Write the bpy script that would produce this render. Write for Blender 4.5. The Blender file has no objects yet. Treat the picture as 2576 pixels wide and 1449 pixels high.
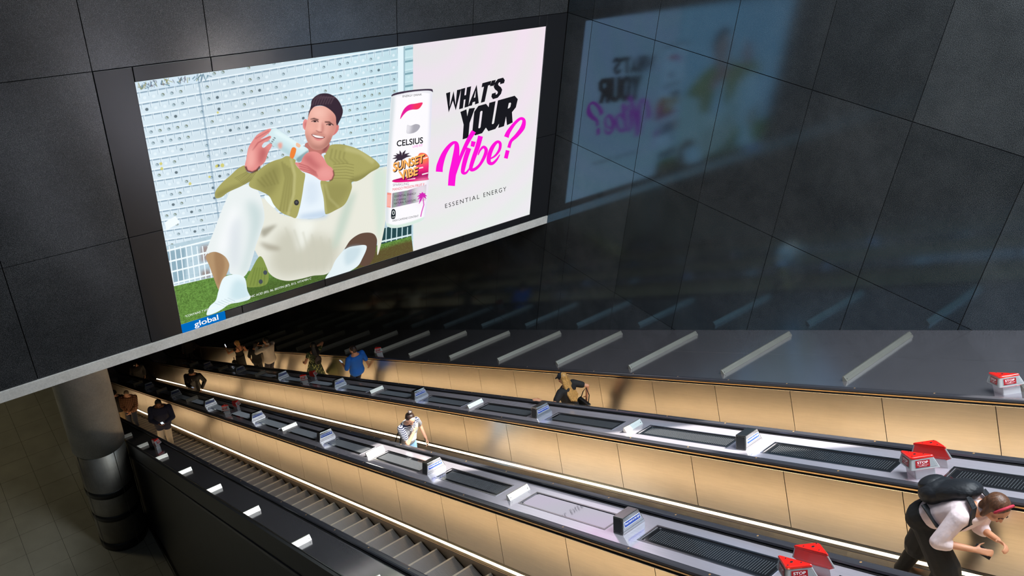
import bpy, bmesh, math, random
import numpy as np
from mathutils import Vector, Matrix, Euler

random.seed(7)
PI = math.pi
R_ = math.radians
scene = bpy.context.scene
COL = scene.collection

# ------------------------------------------------------------------ camera
RCAM = np.array([[0.63721109, 0.76786316, 0.06594084],      # right
                 [0.44047057, -0.29263879, -0.8487333],     # down
                 [-0.63241419, 0.56986727, -0.5246938]])    # forward
FPX, CX, CY = 1955.5725, 1288.0, 724.5
cam = bpy.data.cameras.new('camera')
cam.sensor_fit = 'HORIZONTAL'
cam.sensor_width = 36.0
cam.lens = FPX * 36.0 / 2576.0
cam.clip_start = 0.05
cam.clip_end = 300
cam_o = bpy.data.objects.new('camera', cam)
COL.objects.link(cam_o)
m = Matrix.Identity(4)
for i in range(3):
    m[i][0] = RCAM[0][i]
    m[i][1] = -RCAM[1][i]
    m[i][2] = -RCAM[2][i]
cam_o.matrix_world = m
scene.camera = cam_o

# ------------------------------------------------------------------ light
scene.view_settings.view_transform = 'Standard'
scene.view_settings.look = 'None'
scene.view_settings.gamma = 1.0
scene.view_settings.use_curve_mapping = False
scene.view_settings.exposure = 0.0

world = bpy.data.worlds.new('world')
scene.world = world
world.use_nodes = True
wbg = world.node_tree.nodes['Background']
wbg.inputs[0].default_value = (0.62, 0.78, 1.0, 1)
wbg.inputs[1].default_value = 0.9

SUN_T = Vector((-0.24, -0.30, -0.92)).normalized()           # travel direction of the sunlight
sun = bpy.data.lights.new('sun', 'SUN')
sun.energy = 14.0
sun.angle = R_(0.53)
sun.color = (1.0, 0.95, 0.86)
sun_o = bpy.data.objects.new('sun', sun)
COL.objects.link(sun_o)
sun_o.rotation_euler = SUN_T.to_track_quat('-Z', 'Y').to_euler()
sun_o.location = (4, 14, 12)


def area_light(name, loc, aim, sx, sy, power, color):
    l = bpy.data.lights.new(name, 'AREA')
    l.shape = 'RECTANGLE'
    l.size, l.size_y = sx, sy
    l.energy = power
    l.color = color
    o = bpy.data.objects.new(name, l)
    COL.objects.link(o)
    o.location = loc
    o.rotation_euler = (Vector(aim) - Vector(loc)).to_track_quat('-Z', 'Y').to_euler()
    return o


# area lamp added for unseen daylight overhead, to whiten the bars
area_light('bar_daylight_fill', (-3.5, 5.6, 3.9), (-3.5, 5.6, -10), 8.5, 2.6, 170, (0.86, 0.93, 1.0))
area_light('deck_daylight_fill', (-1.4, 7.8, 3.85), (-1.9, 7.6, -6), 3.8, 6.0, 1900, (0.88, 0.95, 1.0))  # added lamp that brightens the upper decks and stop posts from above
# lamps in the ceiling over the lower concourse
area_light('concourse_lamp', (-23.0, -4.5, -8.6), (-22.5, -2.5, -17), 1.6, 3.0, 150, (1.0, 0.88, 0.58))

# ------------------------------------------------------------------ frames of the place
A30 = R_(30)
E3 = Vector((math.cos(A30), 0, math.sin(A30)))     # up the escalators
N3 = Vector((-math.sin(A30), 0, math.cos(A30)))    # normal of the sloping deck
XW = -11.94                                        # wall that carries the screen
YW = 11.70                                         # granite side wall
ZS = -8.39                                         # underside of the wall above the escalators
ZF = -16.95                                        # tiled concourse floor
S_TOP, S_BEND, S_BOT = 3.2, -39.5, -43.5
CENTRES = (3.925, 6.14, 8.395)
DROT = Euler((0, -A30, 0))


def P(s, y, n=0.0):
    """Point of the sloping deck: s up the slope, y across, n above the deck."""
    return E3 * s + Vector((0, y, 0)) + N3 * (n - 4.0)


def ray(px, py):
    v = np.array([(px - CX) / FPX, (py - CY) / FPX, 1.0])
    return RCAM.T @ v


def on_screen(px, py):
    r = ray(px, py)
    q = r * (XW / r[0])
    return float(q[1]), float(q[2])


# ------------------------------------------------------------------ materials
def new_mat(name):
    mt = bpy.data.materials.new(name)
    mt.use_nodes = True
    nt = mt.node_tree
    return mt, nt, nt.nodes['Principled BSDF']


def setp(b, **k):
    names = {'color': 'Base Color', 'rough': 'Roughness', 'metal': 'Metallic', 'ior': 'IOR', 'spec': 'Specular IOR Level',
             'coat': 'Coat Weight', 'coat_rough': 'Coat Roughness', 'aniso': 'Anisotropic', 'sheen': 'Sheen Weight',
             'emit': 'Emission Strength', 'ecol': 'Emission Color', 'tint': 'Specular Tint', 'sss': 'Subsurface Weight'}
    for kk, v in k.items():
        inp = b.inputs[names[kk]]
        if isinstance(v, tuple) and len(v) == 3:
            v = (*v, 1)
        inp.default_value = v


def simple(name, color, rough=0.5, metal=0.0, **k):
    mt, nt, b = new_mat(name)
    setp(b, color=color, rough=rough, metal=metal, **k)
    return mt


def texcoord(nt, kind='Object', scale=(1, 1, 1)):
    tc = nt.nodes.new('ShaderNodeTexCoord')
    mp = nt.nodes.new('ShaderNodeMapping')
    mp.inputs['Scale'].default_value = scale
    nt.links.new(tc.outputs[kind], mp.inputs['Vector'])
    return mp.outputs['Vector']


def noise(nt, vec, scale, detail=3.0, rough=0.5):
    n = nt.nodes.new('ShaderNodeTexNoise')
    n.inputs['Scale'].default_value = scale
    n.inputs['Detail'].default_value = detail
    n.inputs['Roughness'].default_value = rough
    nt.links.new(vec, n.inputs['Vector'])
    return n.outputs['Fac']


def ramp(nt, fac, stops):
    r = nt.nodes.new('ShaderNodeValToRGB')
    el = r.color_ramp.elements
    while len(el) < len(stops):
        el.new(0.5)
    for e, (p, c) in zip(el, stops):
        e.position = p
        e.color = (*c, 1) if len(c) == 3 else c
    nt.links.new(fac, r.inputs['Fac'])
    return r.outputs['Color']


def g(v):
    return (v, v, v)


def bump(nt, b, fac, strength, dist=0.01):
    bp = nt.nodes.new('ShaderNodeBump')
    bp.inputs['Strength'].default_value = strength
    bp.inputs['Distance'].default_value = dist
    nt.links.new(fac, bp.inputs['Height'])
    nt.links.new(bp.outputs['Normal'], b.inputs['Normal'])


def mixc(nt, fac, a, bb, mode='MIX'):
    mx = nt.nodes.new('ShaderNodeMix')
    mx.data_type = 'RGBA'
    mx.blend_type = mode
    for sock, v in ((mx.inputs['Factor'], fac), (mx.inputs['A'], a), (mx.inputs['B'], bb)):
        if hasattr(v, 'links'):
            nt.links.new(v, sock)
        elif isinstance(v, (int, float)):
            sock.default_value = v
        else:
            sock.default_value = (*v, 1)
    return mx.outputs['Result']


def mat_granite(name, lo, hi, rough, ior, tint):
    mt, nt, b = new_mat(name)
    v = texcoord(nt)
    fine = noise(nt, v, 130, 2, 0.6)
    big = noise(nt, v, 0.9, 4, 0.65)
    c = ramp(nt, fine, [(0.36, lo), (0.56, hi), (0.74, tuple(x * 3.2 for x in hi))])
    c2 = ramp(nt, big, [(0.3, g(0.72)), (0.7, g(1.3))])
    c3 = mixc(nt, 1.0, c, c2, 'MULTIPLY')
    nt.links.new(c3, b.inputs['Base Color'])
    setp(b, ior=ior, tint=tint, rough=rough)
    bump(nt, b, fine, 0.05, 0.002)
    return mt


def mat_brushed(name, color, rough, metal=1.0, scale=(2.0, 160, 160), var=0.12, dirt=0.0, bumps=0.02):
    """brushed metal, the grain running along local x"""
    mt, nt, b = new_mat(name)
    v = texcoord(nt, 'Object', scale)
    f = noise(nt, v, 1.0, 3, 0.6)
    v2 = texcoord(nt, 'Object', (1, 1, 1))
    sm = noise(nt, v2, 2.2, 5, 0.7)
    c = ramp(nt, f, [(0.3, tuple(x * (1 - var) for x in color)), (0.7, tuple(min(1, x * (1 + var)) for x in color))])
    c = mixc(nt, 1.0, c, ramp(nt, sm, [(0.3, g(1.0 - dirt)), (0.62, g(1.0))]), 'MULTIPLY')
    nt.links.new(c, b.inputs['Base Color'])
    b.inputs['Roughness'].default_value = rough
    setp(b, metal=metal)
    if bumps:
        bump(nt, b, f, bumps, 0.01)
    return mt


def grain_along_x(mt, aniso, rot=0.0):
    nt = mt.node_tree
    b = nt.nodes['Principled BSDF']
    vt = nt.nodes.new('ShaderNodeVectorTransform')
    vt.vector_type = 'VECTOR'
    vt.convert_from, vt.convert_to = 'OBJECT', 'WORLD'
    vt.inputs[0].default_value = (1, 0, 0)
    nt.links.new(vt.outputs[0], b.inputs['Tangent'])
    b.inputs['Anisotropic'].default_value = aniso
    b.inputs['Anisotropic Rotation'].default_value = rot


def emission(name, color, strength):
    mt = bpy.data.materials.new(name)
    mt.use_nodes = True
    nt = mt.node_tree
    nt.nodes.remove(nt.nodes['Principled BSDF'])
    e = nt.nodes.new('ShaderNodeEmission')
    e.inputs[0].default_value = (*color, 1)
    e.inputs[1].default_value = strength
    nt.links.new(e.outputs[0], nt.nodes['Material Output'].inputs['Surface'])
    return mt


M = {}
M['granite'] = mat_granite('dark granite', (0.011, 0.012, 0.0125), (0.038, 0.041, 0.043), 0.085, 2.2, (0.24, 0.62, 1.0, 1))
for q_, k_ in (('a', 0.84), ('b', 1.18)):
    M['granite_' + q_] = mat_granite('dark granite ' + q_, tuple(k_ * v for v in (0.011, 0.012, 0.0125)), tuple(k_ * v for v in (0.038, 0.041, 0.043)), 0.085, 2.2, (0.24, 0.62, 1.0, 1))
M['granite_back'] = mat_granite('dark flamed granite', (0.010, 0.0105, 0.011), (0.043, 0.044, 0.046), 0.27, 1.48, (1, 1, 1, 1))
M['joint'] = simple('joint black', (0.004, 0.004, 0.004), 0.8)
M['frame'] = simple('screen frame metal', (0.014, 0.014, 0.016), 0.32, 0.0, spec=0.5)
M['gap'] = simple('shadow gap', (0.003, 0.003, 0.003), 0.7)
M['deck'] = mat_brushed('deck stainless steel', (0.76, 0.73, 0.79), 0.135, 0.92, (1.2, 90, 90), 0.07, 0.05, 0.0)
grain_along_x(M['deck'], 0.5, 0.25)
M['deck_lit'] = mat_brushed('lit deck stainless steel', (0.84, 0.79, 0.88), 0.15, 0.66, (1.2, 90, 90), 0.07, 0.06, 0.0)  # paler lilac copy of the deck steel, standing in for daylight and screen glow
grain_along_x(M['deck_lit'], 0.5, 0.25)
M['panel'] = mat_brushed('balustrade bronze steel', (0.72, 0.645, 0.53), 0.29, 1.0, (3.0, 60, 60), 0.04, 0.04, 0.0)
grain_along_x(M['panel'], 0.65, 0.25)
M['skirt'] = mat_brushed('skirt steel', (0.46, 0.38, 0.28), 0.35, 1.0, (2.0, 120, 120), 0.1, 0.2, 0.02)
M['bright_trim'] = simple('bright steel trim', (0.75, 0.75, 0.76), 0.22, 1.0)
M['bronze_trim'] = simple('bronze handrail guide', (0.55, 0.38, 0.20), 0.28, 1.0)
M['rubber'] = simple('handrail rubber', (0.085, 0.085, 0.10), 0.24, 0.45, spec=0.6)
M['dot'] = simple('handrail dot', (0.42, 0.24, 0.10), 0.4)
M['led'] = emission('warm led strip', (1.0, 0.70, 0.40), 15.0)
M['steel'] = mat_brushed('sign steel', (0.50, 0.50, 0.48), 0.26, 1.0, (60, 2, 60), 0.08, 0.1, 0.01)
M['zinc'] = simple('end cap grey', (0.055, 0.055, 0.058), 0.5, 0.3)
M['barm'] = mat_brushed('barrier aluminium', (0.78, 0.76, 0.68), 0.42, 1.0, (50, 2, 50), 0.06, 0.1, 0.01)
M['barm_long'] = mat_brushed('shaded barrier aluminium', (0.34, 0.33, 0.28), 0.5, 0.8, (50, 2, 50), 0.06, 0.1, 0.0)  # darkened copy of the bar metal; its dimmer reflections are put into the colour
M['blue'] = simple('sign blue', (0.005, 0.045, 0.30), 0.35)
M['white'] = simple('sign white', (0.85, 0.85, 0.85), 0.45)
M['red'] = simple('stop red', (0.80, 0.018, 0.012), 0.25, 0.0, coat=0.4)
M['red_dark'] = simple('stop dark red', (0.34, 0.008, 0.014), 0.35)
M['grey_paint'] = simple('stop housing grey', (0.52, 0.53, 0.54), 0.35, 0.3)
M['grey_in'] = simple('stop housing recess', (0.30, 0.32, 0.33), 0.45, 0.0)
M['tread'] = simple('step aluminium', (0.33, 0.32, 0.32), 0.42, 0.6)
M['nosing'] = simple('pale step nosing', (0.46, 0.42, 0.36), 0.45, 0.5)  # lighter than the tread, drawing the light difference at each step edge
M['concrete'] = None
M['mat_black'] = simple('glossy black inlay', (0.012, 0.013, 0.015), 0.07, 0.0, ior=1.7)
M['rib'] = simple('inlay rib', (0.30, 0.31, 0.33), 0.35, 0.6)
M['brass'] = simple('brass edge', (0.62, 0.46, 0.16), 0.35, 1.0)


def build_more_mats():
    mt, nt, b = new_mat('pale concrete')
    v = texcoord(nt)
    f = noise(nt, v, 3.0, 6, 0.7)
    f2 = noise(nt, v, 40.0, 3, 0.7)
    c = ramp(nt, f, [(0.3, (0.60, 0.58, 0.53)), (0.7, (0.76, 0.74, 0.69))])
    c = mixc(nt, 1.0, c, ramp(nt, f2, [(0.3, g(0.86)), (0.6, g(1.04))]), 'MULTIPLY')
    nt.links.new(c, b.inputs['Base Color'])
    setp(b, rough=0.8)
    bump(nt, b, f2, 0.15, 0.004)
    M['concrete'] = mt
    mt, nt, b = new_mat('floor tile')
    v = texcoord(nt)
    f = noise(nt, v, 160.0, 2, 0.6)
    f2 = noise(nt, v, 1.6, 4, 0.6)
    c = ramp(nt, f, [(0.35, (0.20, 0.19, 0.155)), (0.65, (0.40, 0.385, 0.32))])
    c = mixc(nt, 1.0, c, ramp(nt, f2, [(0.3, g(0.85)), (0.7, g(1.1))]), 'MULTIPLY')
    nt.links.new(c, b.inputs['Base Color'])
    setp(b, rough=0.45)
    M['tile'] = mt
    M['grout'] = simple('tile grout', (0.05, 0.048, 0.042), 0.9)
    M['soffit'] = simple('soffit paint', (0.10, 0.10, 0.10), 0.7)
    M['dark_wall'] = simple('dark tunnel wall', (0.02, 0.02, 0.02), 0.5)
    M['outer'] = mat_brushed('outer cladding', (0.055, 0.055, 0.058), 0.35, 0.6, (2, 60, 60), 0.1, 0.2, 0.01)
    M['clad'] = mat_brushed('column steel', (0.36, 0.34, 0.30), 0.48, 0.9, (60, 60, 2), 0.08, 0.2, 0.01)
    M['black'] = simple('black band', (0.006, 0.006, 0.006), 0.4)


build_more_mats()


# ------------------------------------------------------------------ mesh helpers
class MB:
    """collects closed shapes and links them as one mesh object"""

    def __init__(self):
        self.v, self.f, self.mi = [], [], []

    def add(self, vs, fs, mi=0):
        o = len(self.v)
        self.v += [tuple(map(float, p)) for p in vs]
        self.f += [tuple(i + o for i in q) for q in fs]
        self.mi += [mi] * len(fs)
        return self

    def box(self, x0, x1, y0, y1, z0, z1, mi=0):
        vs = [(x, y, z) for x in (x0, x1) for y in (y0, y1) for z in (z0, z1)]
        fs = [(0, 1, 3, 2), (4, 6, 7, 5), (0, 4, 5, 1), (2, 3, 7, 6), (0, 2, 6, 4), (1, 5, 7, 3)]
        return self.add(vs, fs, mi)

    def prism(self, poly, d, mi=0):
        """polygon (3-D points, in order) pushed along d"""
        k = len(poly)
        d = Vector(d)
        vs = [tuple(p) for p in poly] + [tuple(Vector(p) + d) for p in poly]
        fs = [tuple(range(k))[::-1], tuple(range(k, 2 * k))]
        fs += [(i, (i + 1) % k, (i + 1) % k + k, i + k) for i in range(k)]
        return self.add(vs, fs, mi)

    def loft(self, rings, mi=0, closed=True, caps=True):
        k = len(rings[0])
        vs = [p for r in rings for p in r]
        fs = []
        for a in range(len(rings) - 1):
            for i in range(k if closed else k - 1):
                j = (i + 1) % k
                fs.append((a * k + i, a * k + j, (a + 1) * k + j, (a + 1) * k + i))
        if caps and closed:
            fs.append(tuple(range(k))[::-1])
            fs.append(tuple(range((len(rings) - 1) * k, len(rings) * k)))
        return self.add(vs, fs, mi)

    def tube(self, pts, r, seg=8, mi=0):
        pts = [Vector(p) for p in pts]
        rs = r if isinstance(r, (list, tuple)) else [r] * len(pts)
        rings = []
        for i, p in enumerate(pts):
            d = (pts[min(i + 1, len(pts) - 1)] - pts[max(i - 1, 0)]).normalized()
            u = d.orthogonal().normalized() if i == 0 else (u - d * u.dot(d)).normalized()
            w = d.cross(u)
            rings.append([p + (u * math.cos(t) + w * math.sin(t)) * rs[i] for t in [2 * PI * q / seg for q in range(seg)]])
        return self.loft(rings, mi)

    def disc(self, c, nrm, r, h, seg=14, mi=0):
        c, nrm = Vector(c), Vector(nrm).normalized()
        return self.tube([c, c + nrm * h], r, seg, mi)

    def build(self, name, mats, parent=None, smooth=False, bevel=0.0, bseg=2):
        me = bpy.data.meshes.new(name)
        me.from_pydata(self.v, [], self.f)
        bm = bmesh.new()
        bm.from_mesh(me)
        bmesh.ops.recalc_face_normals(bm, faces=bm.faces)
        bm.to_mesh(me)
        bm.free()
        if not isinstance(mats, (list, tuple)):
            mats = [mats]
        for mt in mats:
            me.materials.append(mt)
        for p, i in zip(me.polygons, self.mi):
            p.material_index = i
            p.use_smooth = smooth
        o = bpy.data.objects.new(name, me)
        COL.objects.link(o)
        if parent:
            o.parent = parent
        if bevel:
            b = o.modifiers.new('bevel', 'BEVEL')
            b.width = bevel
            b.segments = bseg
            b.limit_method = 'ANGLE'
            b.angle_limit = R_(35)
            b.harden_normals = False
        return o


def tag(o, label=None, cat=None, group=None, kind=None):
    if label:
        o['label'] = label
    if cat:
        o['category'] = cat
    if group:
        o['group'] = group
    if kind:
        o['kind'] = kind
    return o


def empty(name, loc, rot=(0, 0, 0), parent=None):
    o = bpy.data.objects.new(name, None)
    o.empty_display_size = 0.1
    COL.objects.link(o)
    o.location = loc
    o.rotation_euler = rot
    if parent:
        o.parent = parent
    return o


def kids(o):
    return KID.get(o.name, [])


KID = {}


def remember(root):
    for o in [root] + list(root.children_recursive):
        KID[o.name] = list(o.children)


def copy_tree(o, parent=None):
    c = o.copy()
    COL.objects.link(c)
    if parent:
        c.parent = parent
    for ch in kids(o):
        copy_tree(ch, c)
    return c


_fonts = {}


def text_mesh(body, offset=0.0, shear=0.0, spacing=1.0, res=5):
    """outline of a line of writing as flat 2-D polygons, normalised to its own box"""
    cu = bpy.data.curves.new('writing', 'FONT')
    cu.body = body
    cu.offset = offset
    cu.shear = shear
    cu.space_character = spacing
    cu.resolution_u = res
    cu.fill_mode = 'FRONT'
    o = bpy.data.objects.new('writing', cu)
    COL.objects.link(o)
    dg = bpy.context.evaluated_depsgraph_get()
    dg.update()
    me = bpy.data.meshes.new_from_object(o.evaluated_get(dg))
    v = np.array([tuple(p.co)[:2] for p in me.vertices])
    f = [tuple(p.vertices) for p in me.polygons]
    bpy.data.objects.remove(o)
    bpy.data.curves.remove(cu)
    bpy.data.meshes.remove(me)
    lo, hi = v.min(0), v.max(0)
    asp = (hi[0] - lo[0]) / (hi[1] - lo[1])
    return (v - lo) / (hi - lo), f, asp


def flat_text(mb, body, o, ux, uy, mi=0, **k):
    """writing laid on a plane: origin o (bottom left), ux along, uy up (full box)"""
    v, f, _ = text_mesh(body, **k)
    o, ux, uy = Vector(o), Vector(ux), Vector(uy)
    mb.add([o + ux * a + uy * b for a, b in v], f, mi)


# ------------------------------------------------------------------ structure: walls, floors, ceilings
def struct(o):
    o['kind'] = 'structure'
    return o


# side wall of granite slabs
def slab_wall_right():
    mb = MB()
    xs = [-11.94 + 0.02, -11.2]
    while xs[-1] < 12:
        xs.append(xs[-1] + 1.667)
    zs = [-0.86 + 2.65, -0.86, -3.52, -6.17, -9.11, -11.9, -14.7]
    gp = 0.006
    for i in range(len(xs) - 1):
        for j in range(len(zs) - 1):
            mb.box(xs[i] + gp, xs[i + 1] - gp, YW, YW + 0.03, zs[j + 1] + gp, zs[j] - gp, (0, 2, 3, 0, 3, 2, 0, 3)[(i * 3 + j * 5) % 8])
    xs2 = [-11.94]
    while xs2[-1] > -44:
        xs2.append(xs2[-1] - 1.667)
    zs2 = [-8.39, -9.11, -11.9, -14.7, -17.5, -20.3, -25.0]
    for i in range(len(xs2) - 1):
        for j in range(len(zs2) - 1):
            mb.box(xs2[i + 1] + gp, xs2[i] - gp, YW, YW + 0.03, zs2[j + 1] + gp, zs2[j] - gp, 0)
    mb.box(-44.5, 13, YW + 0.025, YW + 0.4, -26, 1.79, 1)
    return struct(mb.build('wall_right', [M['granite'], M['joint'], M['granite_a'], M['granite_b']], bevel=0))


slab_wall_right()

SY0, SY1, SZ0, SZ1 = 3.10, 11.13, -8.015, -3.745        # lit area of the screen


def wall_back():
    mb = MB()
    gp = 0.006
    ys = [-8.9, -7.25, -5.6, -3.95, -2.4, -0.85, 0.83, 2.57]
    zs = [4.0, 1.78, -0.86, -3.52, -6.15, -8.19]
    for i in range(len(ys) - 1):
        for j in range(len(zs) - 1):
            mb.box(XW - 0.03, XW, ys[i] + gp, ys[i + 1] - gp, zs[j + 1] + (gp if j < 4 else 0.0), zs[j] - gp, 0)
    ys = [2.57, 4.24, 5.91, 7.57, 9.25, 10.92, 11.70]
    zs = [4.0, 1.78, -0.86, -3.52]
    for i in range(len(ys) - 1):
        for j in range(len(zs) - 1):
            mb.box(XW - 0.03, XW, ys[i] + gp, ys[i + 1] - gp, zs[j + 1] + gp, zs[j] - gp, 0)
    mb.box(XW - 0.45, XW - 0.025, -8.9, 11.7, -8.19, 4.0, 1)
    return struct(mb.build('wall_back', [M['granite_back'], M['joint']]))


wall_back()

# pale concrete edge under that wall
mb = MB()
mb.box(XW - 0.45, XW + 0.025, -8.9, 11.7, ZS, -8.19)
struct(mb.build('trim_1', M['concrete'], bevel=0.006))

# ceiling over the tunnel, far wall, shaft wall
mb = MB()
mb.box(-44.5, XW - 0.45, -8.9, 11.7, ZS + 0.05, ZS + 0.35)
struct(mb.build('ceiling', M['soffit']))
mb = MB()
mb.box(-44.5, -44.2, -8.9, 11.7, -26, ZS + 0.05)
struct(mb.build('wall_far', M['dark_wall']))
mb = MB()
mb.box(-44.2, 6.5, -9.2, -8.9, ZF - 0.3, -1.6)
struct(mb.build('wall_left', M['dark_wall']))
mb = MB()
mb.box(6.5, 6.8, -8.9, 2.6, ZF - 0.3, -1.9)
struct(mb.build('wall_near', M['dark_wall']))
# upper concourse slab under the viewpoint
mb = MB()
mb.box(0.35, 13.0, -8.9, 2.55, -1.9, -1.62)
struct(mb.build('floor_upper', M['soffit']))


# unseen hall roof, its hole added to cast the sunlit stripe on the escalators
def back_project(s, y, z):
    p = P(s, y, 0)
    t = (z - p.z) / SUN_T.z
    return p + SUN_T * t


ZR = 4.0


def roof():
    # outline of the hole, read back along the sunlight from the lit stripe on the decks
    stripe = [(-13.1, 4.9), (-10.6, 4.9), (-1.4, 9.3), (-4.2, 9.3), (-8.6, 7.05), (-9.6, 6.75), (-13.4, 5.95), (-12.9, 5.45)]
    hole = [back_project(a, b, ZR) for a, b in stripe]
    outer = [Vector((XW, -9.2, ZR)), Vector((13.5, -9.2, ZR)), Vector((13.5, 18, ZR)), Vector((XW, 18, ZR))]
    from mathutils.geometry import tessellate_polygon
    tri = tessellate_polygon([outer, hole])
    pts = outer + hole
    k = len(pts)
    up = Vector((0, 0, 0.35))
    mb = MB()
    fs = [tuple(t) for t in tri] + [tuple(i + k for i in t)[::-1] for t in tri]
    for ring in (range(4), range(4, k)):
        r = list(ring)
        fs += [(r[i], r[(i + 1) % len(r)], r[(i + 1) % len(r)] + k, r[i] + k) for i in range(len(r))]
    mb.add(pts + [p + up for p in pts], fs)
    return struct(mb.build('ceiling_upper', M['soffit']))


roof()
mb = MB()
mb.box(XW - 0.4, 13.5, 18, 18.3, 0.5, 4.0)
mb.box(XW - 0.4, 13.5, YW + 0.4, 18.3, 0.5, 0.8)
struct(mb.build('wall_upper', M['soffit']))


# tiled floor of the lower concourse
def tiles():
    mb = MB()
    gp = 0.004
    y = 2.62
    ys = [2.545, 2.275]
    while ys[-1] > -8:
        ys.append(ys[-1] - 0.825)
    xs = [-30.0]
    x = -27.83
    while x < 6:
        xs.append(x)
        x += 0.745
    for i in range(len(xs) - 1):
        for j in range(len(ys) - 1):
            if i == 0 and j > 3:
                continue
            mb.box(xs[i] + gp, xs[i + 1] - gp, ys[j + 1] + gp, ys[j] - gp, ZF - 0.02, ZF, 0)
    mb.box(-44.2, 6.5, -8.9, 2.545, ZF - 0.3, ZF - 0.004, 1)
    return struct(mb.build('floor', [M['tile'], M['grout']]))


tiles()
# landing floor at the foot of the escalators
zl = (P(-38.57, 0, 0)).z
mb = MB()
ZL = P(S_BEND, 0, 0).z - 3.0 * (1 - math.cos(A30)) - 0.862
mb.box(-44.2, P(S_BEND, 0, -0.862).x - 0.1, 2.72, YW, ZL - 0.4, ZL)
struct(mb.build('floor_landing', M['grout']))


# dark cladding between the concourse floor and the sloping deck
def outer_cladding():
    y0, y1 = 2.545, 2.60

    def zt(x, n):
        return (-4.0 + n + 0.5 * x) / math.cos(A30)
    xl, xr = -16.8, 3.4
    mb = MB()
    mb.prism([(xl, y0 + 0.012, ZF), (xr, y0 + 0.012, ZF), (xr, y0 + 0.012, zt(xr, -0.02)), (xl, y0 + 0.012, zt(xl, -0.02))], (0, y1 - y0 - 0.012, 0), 0)
    # upper band and its lower edge moulding
    mb.prism([(xl, y0 - 0.012, zt(xl, -0.20)), (xr, y0 - 0.012, zt(xr, -0.20)), (xr, y0 - 0.012, zt(xr, 0.17)), (xl, y0 - 0.012, zt(xl, 0.17))], (0, 0.06, 0), 0)
    mb.prism([(xl, y0 - 0.03, zt(xl, -0.26)), (xr, y0 - 0.03, zt(xr, -0.26)), (xr, y0 - 0.03, zt(xr, -0.21)), (xl, y0 - 0.03, zt(xl, -0.21))], (0, 0.06, 0), 1)
    # bright lip
    mb.tube([(xl, y0 + 0.04, zt(xl, 0.172)), (xr, y0 + 0.04, zt(xr, 0.172))], 0.009, 10, 2)
    # level parapet beyond
    mb.box(-26, xl, y0, y1, ZF, -14.45, 0)
    mb.box(-26, xl + 0.05, y0 - 0.02, y1 + 0.01, -14.45, -14.40, 3)
    # shaft wall below the floor
    mb.box(-44.2, -16.8, y0 + 0.01, y1, -26, ZF - 0.3, 0)
    mb.box(-44.2, -26, y0 + 0.01, y1, ZF, ZS + 0.05, 0)
    return struct(mb.build('wall_front', [M['outer'], M['rubber'], M['bright_trim'], M['brass']]))


outer_cladding()
mb = MB()
mb.box(-16.84, 3.4, 2.50, 2.556, ZF, ZF + 0.22)
struct(mb.build('baseboard_front', M['black'], bevel=0.005))


# round column under the wall
def column():
    cx, cy, r = -16.63, 1.94, 0.58
    root = tag(empty('column', (cx, cy, ZF)), 'round pale concrete column with steel cladding and black bands standing on the tiled floor', 'column', kind='structure')

    def ring(z, rr, n=64):
        return [(rr * math.cos(2 * PI * i / n), rr * math.sin(2 * PI * i / n), z - ZF) for i in range(n)]
    mb = MB()
    mb.loft([ring(-13.70, r), ring(ZS + 0.05, r)])
    mb.build('concrete_shaft', M['concrete'], root, smooth=False)
    o = mb
    mb = MB()
    rc = r - 0.02
    mb.loft([ring(ZF, rc), ring(-13.70, rc)])
    mb.build('steel_cladding', M['clad'], root)
    for k, (za, zb) in enumerate(((-14.88, -15.08), (-15.69, -15.88), (-16.68, ZF))):
        mb = MB()
        mb.loft([ring(zb, rc + 0.006), ring(za, rc + 0.006)])
        mb.build('black_band', M['black'], root)
    mb = MB()
    for a in (R_(-70), R_(20), R_(110), R_(200)):
        c, s = math.cos(a), math.sin(a)
        mb.prism([((rc - 0.01) * c - 0.006 * s, (rc - 0.01) * s + 0.006 * c, 0.0), ((rc + 0.009) * c - 0.006 * s, (rc + 0.009) * s + 0.006 * c, 0.0),
                  ((rc + 0.009) * c + 0.006 * s, (rc + 0.009) * s - 0.006 * c, 0.0), ((rc - 0.01) * c + 0.006 * s, (rc - 0.01) * s - 0.006 * c, 0.0)], (0, 0, -13.70 - ZF))
    mb.build('joint_strip', M['clad'], root)
    for ch in root.children:
        for p in ch.data.polygons:
            p.use_smooth = abs(p.normal.z) < 0.5 and ch.name.split('.')[0] != 'joint_strip'


column()


# ------------------------------------------------------------------ escalators (local frame: x = s up the slope, y across, z = n)
RHO = 3.0


def bend(s, n):
    if s >= S_BEND:
        return s, n
    a = (S_BEND - s) / RHO
    if a <= A30:
        return S_BEND - RHO * math.sin(a) + n * math.sin(a), RHO * (1 - math.cos(a)) + n * math.cos(a)
    ex = (a - A30) * RHO
    s0, n0 = S_BEND - RHO * math.sin(A30), RHO * (1 - math.cos(A30))
    return s0 - ex * math.cos(A30) + n * math.sin(A30), n0 + ex * math.sin(A30) + n * math.cos(A30)


SS = [S_BOT, S_BEND - RHO * A30] + [S_BEND - RHO * A30 * q / 5 for q in (4, 3, 2, 1)] + [S_BEND, S_TOP]


def sweep(mb, prof, ss=None, mi=0):
    """profile (y, n) pushed along the escalator"""
    ss = ss or SS
    rings = []
    for s in ss:
        r = []
        for y, n in prof:
            a, b = bend(s, n)
            r.append((a, y, b))
        rings.append(r)
    mb.loft(rings, mi)


def deck_root(name, y):
    o = empty(name, P(0, y, 0), DROT)
    return o


def rect(y0, y1, n0, n1):
    return [(y0, n0), (y1, n0), (y1, n1), (y0, n1)]


STEP_PITCH = 0.4 / math.cos(A30)
STEP_N = -0.862
S_STEP = -9.42


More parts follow.
